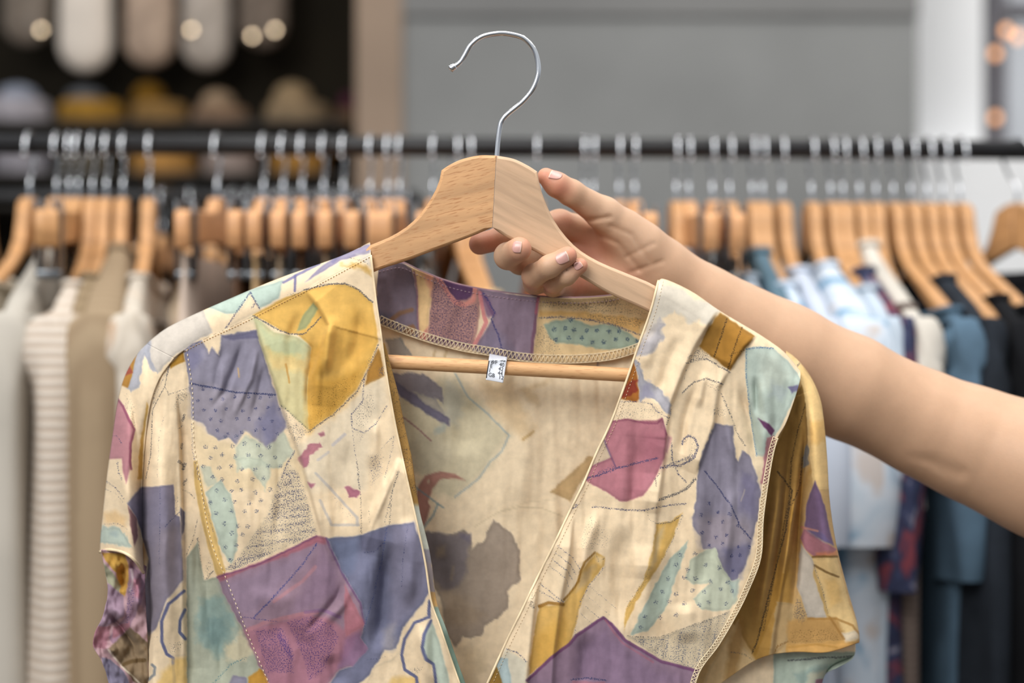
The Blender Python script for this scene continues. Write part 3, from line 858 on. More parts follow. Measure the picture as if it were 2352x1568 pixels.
PR_L = [
 # yoke
 ('P', GREY, T(ZA, 370, 650, 480, 560, 700, 450, 780, 440, 835, 590, 700, 665, 570, 750, 470, 870, 430, 800, 380, 740), 1, 4),
 ('P', (162, 168, 190), T(ZA, 350, 660, 430, 590, 420, 720, 470, 870, 430, 830, 390, 740, 345, 960, 300, 990, 265, 970, 330, 720), .85, 6),
 ('P', TEAL, T(ZA, 800, 425, 900, 370, 1310, 240, 1280, 360, 1150, 435, 1050, 455, 930, 470), 1, 3),
 ('P', CREAM, T(ZA, 930, 560, 1090, 335, 1165, 445), 1, 1),
 ('S', NAVY, T(ZA, 925, 560, 1090, 325, 1155, 440), 5, .8), ('S', NAVY, T(ZA, 1100, 430, 1120, 400), 6, .7),
 ('P', (152, 142, 178), T(ZA, 1455, 255, 1560, 150, 1700, 70, 1890, 0, 1890, 62, 1700, 112, 1560, 195), 1, 2),
 ('L', (104, 104, 165), T(ZA, 1310, 260, 1400, 210, 1550, 135), 6, .85), ('L', (96, 96, 160), T(ZA, 1390, 215, 1386, 312), 6, .9),
 ('L', (118, 112, 165), T(ZA, 1640, 120, 1700, 70), 8, .7),
 ('P', (190, 132, 48), T(ZA, 360, 635, 300, 700, 240, 840, 205, 935, 275, 965, 300, 880, 330, 760), 1, 2),
 ('P', (168, 66, 52), T(ZA, 250, 820, 290, 805, 305, 860, 240, 890), .9, 4),
 # sleeve, upper
 ('P', (207, 124, 136), T(ZA, 170, 1000, 195, 1020, 250, 1080, 290, 1180, 315, 1240, 290, 1340, 290, 1480, 262, 1600, 240, 1500, 232, 1430, 120, 1440, 120, 1250), 1, 2),
 ('L', (160, 60, 98), T(ZA, 198, 1020, 240, 1080, 282, 1180, 315, 1238, 290, 1330, 284, 1450, 292, 1500), 5, .8),
 ('S', NAVY, T(ZA, 160, 1280, 200, 1280, 235, 1330), 3, .7),
 ('P', (216, 166, 72), T(ZA, 400, 1060, 412, 1085, 375, 1300, 368, 1568, 335, 1568, 350, 1350), .8, 3),  # gold print with the shade of the deep fold painted in
 ('P', DGOL, T(ZA, 548, 805, 640, 715, 655, 780, 560, 832), 1, 2),
 ('S', CHAR, T(ZA, 545, 820, 520, 950, 440, 1100, 428, 1400, 395, 1568), 3, .75), ('S', NAVY, T(ZA, 560, 800, 480, 960, 440, 1060), 3, .5),
 ('S', CHAR, T(ZA, 690, 960, 600, 985, 545, 1005, 520, 955), 3, .7), ('K', CHAR, T(ZA, 590, 990, 690, 965, 680, 1020, 590, 1110, 570, 1110), .42, (-.9, 4)),
 ('S', NAVY, T(ZA, 520, 1130, 480, 1300, 470, 1568), 2.5, .45), ('K', CHAR, T(ZA, 430, 1000, 470, 960, 470, 1050, 440, 1120), .4),
 ('S', CHAR, T(ZA, 650, 1140, 640, 1175), 7, .75), ('S', CHAR, T(ZA, 632, 1335, 628, 1365), 7, .7), ('S', CHAR, T(ZA, 655, 1470, 640, 1500), 8, .8), ('S', CHAR, T(ZA, 610, 1230, 640, 1210), 4, .6),
 ('K', (120, 116, 110), T(ZA, 250, 980, 330, 1080, 330, 1240, 310, 1300, 290, 1180, 240, 1060), .36),
 ('S', NAVY, T(ZA, 205, 1460, 215, 1530, 235, 1568), 5, .6),
 # sleeve, lower
 ('P', (130, 122, 152), T(ZB, 280, 320, 370, 210, 600, 190, 612, 400, 645, 415, 668, 850, 560, 980, 490, 1180, 430, 1250, 395, 1100, 400, 900, 430, 700, 345, 430), 1, 2),
 ('P', (148, 132, 146), T(ZB, 480, 500, 660, 470, 668, 850, 560, 980, 500, 1130, 440, 1180, 450, 800), .6, 8, 10),
 ('P', (152, 96, 100), T(ZB, 285, 335, 345, 430, 350, 560, 330, 620, 305, 500), .95, 3),
 ('S', NAVY, T(ZB, 510, 210, 505, 560, 505, 740), 3, .55), ('S', NAVY, T(ZB, 540, 480, 600, 420, 645, 380), 3.5, .7), ('K', NAVY, T(ZB, 610, 270, 640, 260, 640, 370, 590, 420), .4),
 ('P', (112, 108, 138), T(ZB, 648, 350, 684, 385, 672, 520, 655, 540), 1, 2), ('S', CHAR, T(ZB, 640, 30, 670, 60), 8, .7), ('S', CHAR, T(ZB, 670, 190, 690, 160), 8, .65),
 ('S', CHAR, T(ZB, 660, 220, 720, 255, 745, 280), 4, .6), ('S', CHAR, T(ZB, 770, 430, 740, 560, 690, 680), 3, .7), ('S', CHAR, T(ZB, 770, 560, 800, 800, 815, 860, 880, 790), 4.5, .75), ('K', CHAR, T(ZB, 810, 780, 850, 690, 880, 740, 830, 840), .4),
 ('S', NAVY, T(ZB, 140, 170, 200, 210, 260, 290), 4, .6), ('S', NAVY, T(ZB, 120, 215, 200, 250, 250, 310), 3, .5), ('P', (236, 196, 138), T(ZB, 110, 390, 200, 370, 270, 420, 265, 470, 120, 455), .8, 6, 6),
 ('S', NAVY, T(ZB, 115, 465, 220, 462, 280, 495), 3.5, .55),
 ('P', (186, 206, 188), T(ZB, 110, 480, 230, 490, 285, 560, 310, 625, 200, 612, 90, 600, 80, 540), 1, 7), ('P', (150, 176, 178), T(ZB, 150, 510, 215, 520, 210, 545, 150, 550), .6, 6, 4),
 ('P', CREAM, T(ZB, 672, 890, 560, 985, 515, 1100, 520, 1290, 600, 1390, 700, 1380, 685, 1100), 1, 2),
 ('L', (78, 86, 146), T(ZB, 672, 930, 565, 1020, 522, 1140, 522, 1280, 555, 1365, 600, 1395, 608, 1600), 7, .9), ('L', (78, 90, 146), T(ZB, 678, 1060, 645, 1135, 642, 1215, 680, 1262), 7, .9),
 ('K', CHAR, T(ZB, 570, 1290, 680, 1270, 640, 1340, 590, 1370), .4), ('P', (232, 192, 112), T(ZB, 590, 1400, 692, 1390, 700, 1600, 480, 1600, 530, 1480, 600, 1430), .85, 6, 6),
 ('P', CREAM, T(ZB, 420, 1230, 490, 1200, 520, 1420, 470, 1560, 380, 1560), .8, 4, 6), ('L', (96, 112, 130), T(ZB, 400, 1440, 395, 1510, 430, 1545, 470, 1510, 475, 1460, 455, 1440), 6, .75), ('S', NAVY, T(ZB, 430, 1250, 495, 1245), 2.5, .5),
 # teal panel below
 ('P', (170, 178, 152), T(ZB, 690, 700, 770, 580, 812, 850, 905, 830, 960, 960, 1100, 1220, 1245, 1480, 1190, 1600, 695, 1600), 1, 3),
 ('P', (120, 160, 156), T(ZB, 800, 1000, 940, 960, 1045, 1130, 1000, 1280, 900, 1400, 780, 1300, 755, 1150), .75, 14, 8), ('P', (104, 146, 146), T(ZB, 850, 1120, 980, 1100, 960, 1250, 890, 1330, 820, 1250), .6, 14, 8),
 ('P', (222, 206, 165), T(ZB, 1060, 1190, 1180, 1350, 1100, 1420, 960, 1400, 1000, 1300), .75, 14, 6), ('S', (80, 130, 140), T(ZB, 880, 1568, 1000, 1440, 1100, 1390), 6, .6),
 ('P', BLUE, T(ZB, 965, 1600, 1020, 1510, 1110, 1535, 1125, 1600), 1, 3), ('P', (206, 150, 60), T(ZB, 1120, 1530, 1200, 1465, 1262, 1520, 1270, 1600, 1130, 1600), 1, 3),
 # bodice top: blue
 ('P', BLUE, T(ZA, 648, 705, 700, 665, 765, 645, 800, 700, 815, 740, 830, 680, 880, 740, 900, 610, 1000, 590, 1140, 575, 1150, 650, 1240, 940, 1325, 1200, 1315, 1245, 1250, 1310, 1200, 1360, 1120, 1300, 1060, 1250, 990, 1340, 940, 1290, 880, 1310, 810, 1260, 780, 1200, 700, 1165, 690, 1000), 1, 4),
 ('P', (158, 146, 158), T(ZA, 690, 980, 720, 935, 1000, 985, 1262, 1005, 1325, 1200, 1250, 1300, 1060, 1240, 940, 1280, 810, 1250, 700, 1150), .55, 8, 12),
 ('P', (96, 94, 140), T(ZA, 900, 612, 1130, 580, 1140, 630, 960, 640), .7, 5, 3),
 ('P', (104, 106, 158), T(ZA, 1130, 1200, 1240, 1040, 1320, 1210, 1210, 1340), .55, 8, 8), ('P', (112, 112, 165), T(ZA, 650, 710, 760, 700, 760, 800, 690, 860), .5, 8, 8),
 ('S', (56, 64, 104), T(ZA, 690, 930, 860, 962, 990, 990, 1255, 1005), 5, .85),
 ('D', (66, 72, 112), T(ZA, 690, 960, 1260, 1010, 1325, 1200, 1250, 1300, 1060, 1240, 990, 1330, 880, 1300, 780, 1190, 700, 1150), 29, 6, .66),
 ('L', GOLD, T(ZA, 1008, 830, 1014, 890), 3, .7),
 # green and gold leaf
 ('P', (212, 200, 146), T(ZA, 1105, 470, 1250, 590, 1400, 620, 1500, 690, 1480, 900, 1480, 1245, 1290, 1075, 1240, 900, 1160, 690), 1, 2),
 ('P', (190, 202, 150), T(ZA, 1110, 500, 1250, 600, 1340, 640, 1440, 640, 1480, 720, 1380, 760, 1230, 740, 1170, 640), .8, 10, 10), ('P', (232, 196, 122), T(ZA, 1190, 700, 1460, 770, 1470, 860, 1240, 830), .6, 10, 8),
 ('P', (233, 184, 92), T(ZA, 1445, 312, 1600, 272, 1720, 266, 1800, 300, 1905, 395, 1945, 650, 1880, 810, 1800, 965, 1640, 1130, 1482, 1250, 1468, 1000, 1480, 800, 1500, 690, 1400, 600, 1340, 600, 1108, 472, 1300, 365), 1, 2),
 ('P', (206, 150, 56), T(ZA, 1470, 880, 1520, 700, 1600, 620, 1590, 760, 1560, 900, 1700, 880, 1860, 800, 1800, 965, 1640, 1130, 1482, 1250), .75, 8, 14), ('P', (214, 160, 66), T(ZA, 1640, 600, 1780, 420, 1930, 560, 1930, 700, 1800, 820, 1640, 860), .4, 10, 16),
 ('P', (176, 178, 118), T(ZA, 1400, 585, 1440, 480, 1512, 390, 1545, 432, 1465, 560), 1, 2),
 ('K', (110, 84, 40), T(ZA, 1490, 1000, 1850, 830, 1750, 1010, 1482, 1240), .34, (1.5, 5)),
 ('L', (190, 130, 48), T(ZA, 1325, 805, 1350, 925), 4, .7),
 ('S', CHAR, T(ZA, 1450, 308, 1600, 270, 1720, 264, 1800, 300, 1905, 390), 5, .85), ('S', CHAR, T(ZA, 1112, 480, 1250, 560, 1350, 602, 1450, 602, 1510, 545, 1560, 485), 4.5, .85),
 ('S', CHAR, T(ZA, 1482, 1250, 1640, 1140, 1800, 985, 1880, 830, 1945, 670), 5, .75), ('S', CHAR, T(ZA, 1290, 1070, 1480, 1240), 4, .6), ('K', CHAR, T(ZA, 1340, 340, 1445, 300, 1455, 340, 1370, 380), .5, (.6, 4)),
 ('P', (206, 160, 78), T(ZA, 1700, 140, 1820, 130, 1890, 175, 1900, 210, 1800, 165), .8, 8, 4), ('S', CHAR, T(ZA, 1750, 95, 1840, 115, 1880, 140), 3.5, .6), ('P', (206, 199, 186), T(ZA, 1800, 80, 1890, 62, 1898, 150, 1850, 120), .7, 6, 5),
 ('P', (176, 124, 52), T(ZA, 1945, 690, 1975, 800, 1985, 880, 1850, 950, 1880, 820), 1, 3), ('K', CHAR, T(ZA, 1940, 830, 1985, 800, 1985, 880, 1940, 890), .6), ('K', CHAR, T(ZA, 1860, 780, 1960, 690, 1900, 830, 1850, 930), .4),
 # lower right of the bodice, pale with sketches
 ('P', (226, 208, 176), T(ZA, 1385, 1360, 1560, 1240, 1780, 1060, 1850, 955, 1960, 900, 1990, 1050, 1920, 1200, 1850, 1640, 1470, 1640), .8, 8, 10),
 ('K', (120, 116, 116), T(ZA, 1320, 1110, 1480, 1250, 1400, 1350, 1330, 1250), .42, (.2, 5)),
 ('S', NAVY, T(ZA, 1850, 900, 1838, 1050, 1762, 1140, 1768, 1225, 1850, 1262, 1925, 1200, 2000, 1080), 4, .7), ('K', CHAR, T(ZA, 1780, 1100, 1900, 960, 1930, 1090, 1850, 1240, 1780, 1210), .38),
 ('S', NAVY, T(ZA, 1768, 1230, 1790, 1400, 1815, 1640), 3, .6), ('K', NAVY, T(ZA, 1780, 1255, 1860, 1265, 1820, 1330), .4, (1.4, 5)), ('L', (170, 168, 190), T(ZA, 1640, 1340, 1720, 1270), 7, .5), ('L', (170, 168, 190), T(ZA, 1540, 1440, 1610, 1390), 6, .4),
 ('K', NAVY, T(ZA, 1880, 1410, 1960, 1390, 1900, 1568), .45), ('S', NAVY, T(ZA, 1960, 1370, 2045, 1280, 2040, 1350, 1985, 1568), 4, .55),
 ('P', (200, 106, 124), T(ZA, 1418, 1430, 1480, 1350, 1560, 1320, 1572, 1345, 1500, 1400, 1440, 1500), .95, 9), ('P', (196, 104, 124), T(ZA, 1548, 1262, 1572, 1245, 1584, 1278, 1556, 1286), .95, 6),
 ('P', (200, 106, 130), T(ZB, 1470, 0, 1555, 0, 1550, 40, 1505, 80, 1480, 40), .9, 9), ('P', (196, 100, 128), T(ZB, 1530, 170, 1592, 185, 1565, 215), .95, 5), ('P', (196, 98, 128), T(ZB, 1785, 212, 1830, 200, 1890, 230, 1880, 280, 1822, 282), .95, 9),
 ('L', (178, 174, 176), T(ZB, 1590, 110, 1880, 420, 1880, 470), 6, .6), ('L', (182, 176, 172), T(ZB, 1620, 300, 1700, 470, 1890, 470), 6, .6), ('K', (130, 130, 150), T(ZB, 1700, 230, 1880, 430, 1840, 470, 1690, 300), .25, (-.8, 5)),
 ('S', CHAR, T(ZB, 1880, 30, 1905, 300, 1910, 560), 3.5, .65), ('K', NAVY, T(ZB, 1960, 30, 2060, 0, 2050, 120, 1970, 220), .4), ('S', CHAR, T(ZB, 2160, 100, 2120, 250, 2100, 480), 4, .65), ('S', CHAR, T(ZB, 1960, 320, 1970, 480), 3, .5),
 # polka field
 ('P', (230, 206, 162), T(ZA, 700, 1165, 810, 1260, 880, 1310, 990, 1340, 1060, 1250, 1200, 1360, 1310, 1250, 1400, 1360, 1480, 1640, 760, 1640), .7, 5, 6),
 ('P', MINT, T(ZA, 985, 1350, 1060, 1280, 1200, 1350, 1310, 1245, 1335, 1300, 1385, 1380, 1290, 1500, 1180, 1480, 1060, 1510, 995, 1430), .8, 8, 3),
 ('P', MINT, T(ZA, 760, 1480, 830, 1490, 880, 1600, 800, 1620), .7, 6, 3),
 ('P', (186, 205, 182), T(ZB, 830, 240, 930, 150, 1000, 260, 1055, 480, 1040, 640, 1000, 745, 930, 640, 880, 480), 1, 5),
 ('P', MINT, T(ZB, 1030, 0, 1190, 0, 1290, 50, 1240, 230, 1190, 160, 1120, 80, 1050, 100), .8, 8, 3),
 ('D', (84, 92, 118), T(ZB, 770, -160, 1150, -150, 1380, -20, 1280, 250, 1220, 420, 1060, 690, 980, 740, 880, 500, 800, 200), 30, 7, .62),
 ('P', (226, 204, 166), T(ZB, 1400, 30, 1480, 120, 1540, 300, 1605, 530, 1000, 800, 950, 780, 1040, 700, 1250, 400, 1330, 150), .9, 4, 4),
 ('K', (66, 74, 110), T(ZB, 1400, 30, 1480, 120, 1540, 300, 1605, 530, 1000, 800, 950, 780, 1040, 700, 1250, 400, 1330, 150), .52, (.12, 5)), ('K', (56, 62, 100), T(ZB, 1330, 200, 1420, 100, 1470, 300, 1300, 420, 1260, 380), .56, (.3, 5)),
 ('S', NAVY, T(ZA, 1385, 1380, 1330, 1480, 1300, 1560), 5, .7),
 ('P', (222, 182, 104), T(ZB, 740, 30, 765, 20, 830, 300, 890, 520, 965, 790, 940, 835, 905, 830, 850, 640, 790, 420, 755, 220), .9, 2), ('S', NAVY, T(ZA, 700, 1200, 705, 1380, 745, 1568), 4, .55), ('S', NAVY, T(ZB, 770, 60, 820, 330, 880, 520), 3.5, .55),
 # purple block
 ('P', PURP, T(ZB, 905, 835, 1100, 775, 1400, 645, 1600, 545, 1668, 556, 1720, 680, 1780, 800, 1900, 1000, 1932, 1150, 1900, 1250, 1950, 1330, 1850, 1450, 1750, 1480, 1650, 1600, 1290, 1600, 1200, 1450, 1100, 1220, 960, 965), 1, 3),
 ('P', (150, 124, 158), T(ZB, 930, 880, 1300, 740, 1600, 620, 1500, 750, 1380, 880, 1150, 1110, 1060, 1100), .6, 8, 12), ('P', (148, 112, 150), T(ZB, 1640, 600, 1740, 760, 1760, 950, 1600, 1050, 1420, 1080, 1560, 800), .6, 8, 14),
 ('P', (196, 96, 118), T(ZB, 905, 828, 1200, 730, 1600, 545, 1668, 556, 1660, 600, 1600, 598, 1300, 720, 1100, 785, 920, 862), .9, 3, 3),
 ('P', (184, 106, 130), T(ZB, 1085, 1195, 1330, 1140, 1500, 1080, 1660, 1105, 1800, 1190, 1900, 1110, 1930, 1160, 1850, 1300, 1740, 1480, 1640, 1600, 1290, 1600, 1180, 1400), .9, 6, 6),
 ('P', (204, 108, 126), T(ZB, 1795, 885, 1830, 960, 1905, 1110, 1932, 1160, 1800, 1250, 1790, 1100), .9, 3), ('L', (214, 122, 128), T(ZB, 1590, 760, 1500, 860, 1300, 1000), 8, .5), ('L', (200, 118, 130), T(ZB, 1120, 1200, 1230, 1150, 1480, 1090, 1600, 1075), 9, .7),
 ('K', (84, 66, 116), T(ZB, 1160, 1200, 1360, 1170, 1440, 1360, 1440, 1500, 1250, 1500), .54), ('K', (84, 62, 118), T(ZB, 1380, 1140, 1560, 1100, 1700, 1150, 1760, 1250, 1640, 1500, 1540, 1560, 1500, 1400), .52), ('S', (80, 62, 120), T(ZB, 1340, 1240, 1420, 1390), 12, .7),
 ('P', (150, 98, 150), T(ZB, 1800, 1260, 1930, 1200, 1950, 1330, 1850, 1450, 1740, 1470), .7, 5, 6),
 ('S', (74, 80, 134), T(ZB, 1600, 600, 1500, 740, 1390, 870, 1240, 1030, 1155, 1120), 5, .8), ('S', (84, 78, 130), T(ZB, 1080, 1110, 1330, 1140), 4, .6),
 ('L', (128, 58, 110), T(ZB, 905, 832, 1200, 742, 1595, 548), 4, .75), ('L', (112, 66, 130), T(ZB, 1665, 560, 1720, 690, 1790, 830, 1900, 1010, 1930, 1150), 5, .7), ('L', (132, 76, 138), T(ZB, 1930, 1250, 1955, 1330, 1850, 1455), 5, .6), ('L', (134, 84, 150), T(ZB, 1520, 1075, 1640, 1060, 1760, 1110), 8, .55),
 # blue wash to the right of it
 ('P', (114, 118, 156), T(ZB, 1672, 560, 1900, 545, 2095, 470, 2275, 450, 2350, 700, 2400, 900, 2330, 1020, 2200, 1180, 2150, 1330, 2070, 1340, 1960, 1520, 1850, 1600, 1660, 1600, 1750, 1482, 1850, 1452, 1952, 1330, 1905, 1250, 1932, 1150, 1900, 1000, 1780, 800), 1, 3),
 ('P', (132, 126, 158), T(ZB, 2110, 480, 2280, 460, 2400, 880, 2250, 1100, 2120, 1200, 2100, 800), .7, 6, 10), ('P', (98, 98, 134), T(ZB, 1905, 560, 2090, 485, 2080, 600, 1985, 665, 1910, 640), .7, 4, 4), ('P', (106, 126, 172), T(ZB, 1690, 570, 1900, 560, 1860, 780, 1800, 830), .5, 6, 8),  # the darkest patch is fold shading painted into the wash
 ('S', (66, 84, 140), T(ZB, 2085, 490, 2050, 700, 1980, 1000, 1920, 1200), 4, .6), ('S', NAVY, T(ZB, 2230, 480, 2200, 700, 2190, 900), 3.5, .55), ('S', NAVY, T(ZB, 1920, 660, 2000, 655, 2060, 590), 4, .6),
 ('P', (166, 156, 158), T(ZB, 2060, 1200, 2150, 1150, 2140, 1340, 2060, 1340), .6, 6, 8),
 # jug at the lower right
 ('P', CREAM, T(ZD, 330, 1060, 240, 1130, 150, 1270, 115, 1340, 60, 1400, -60, 1450, -140, 1600, 420, 1600, 380, 1300), 1, 4),
 ('P', (232, 192, 112), T(ZD, 60, 1530, 240, 1520, 250, 1620, 20, 1620), .8, 6, 6),
 ('P', (186, 205, 184), T(ZD, 332, 1120, 285, 1220, 272, 1320, 300, 1400, 350, 1440, 385, 1600, 470, 1600, 400, 1300), 1, 2),
 ('L', (80, 88, 146), T(ZD, 322, 1000, 318, 1110, 220, 1150, 150, 1260, 130, 1370, 150, 1475, 232, 1528, 242, 1600), 7, .9), ('L', (80, 88, 146), T(ZD, 332, 1135, 285, 1230, 272, 1320, 300, 1405, 348, 1440, 372, 1600), 7, .9),
 ('K', CHAR, T(ZD, 180, 1470, 300, 1440, 240, 1520), .42), ('S', NAVY, T(ZD, -120, 1410, 60, 1380), 3, .5),
 ('S', CHAR, T(ZD, 110, 90, 60, 250, 10, 460), 4, .6),
]
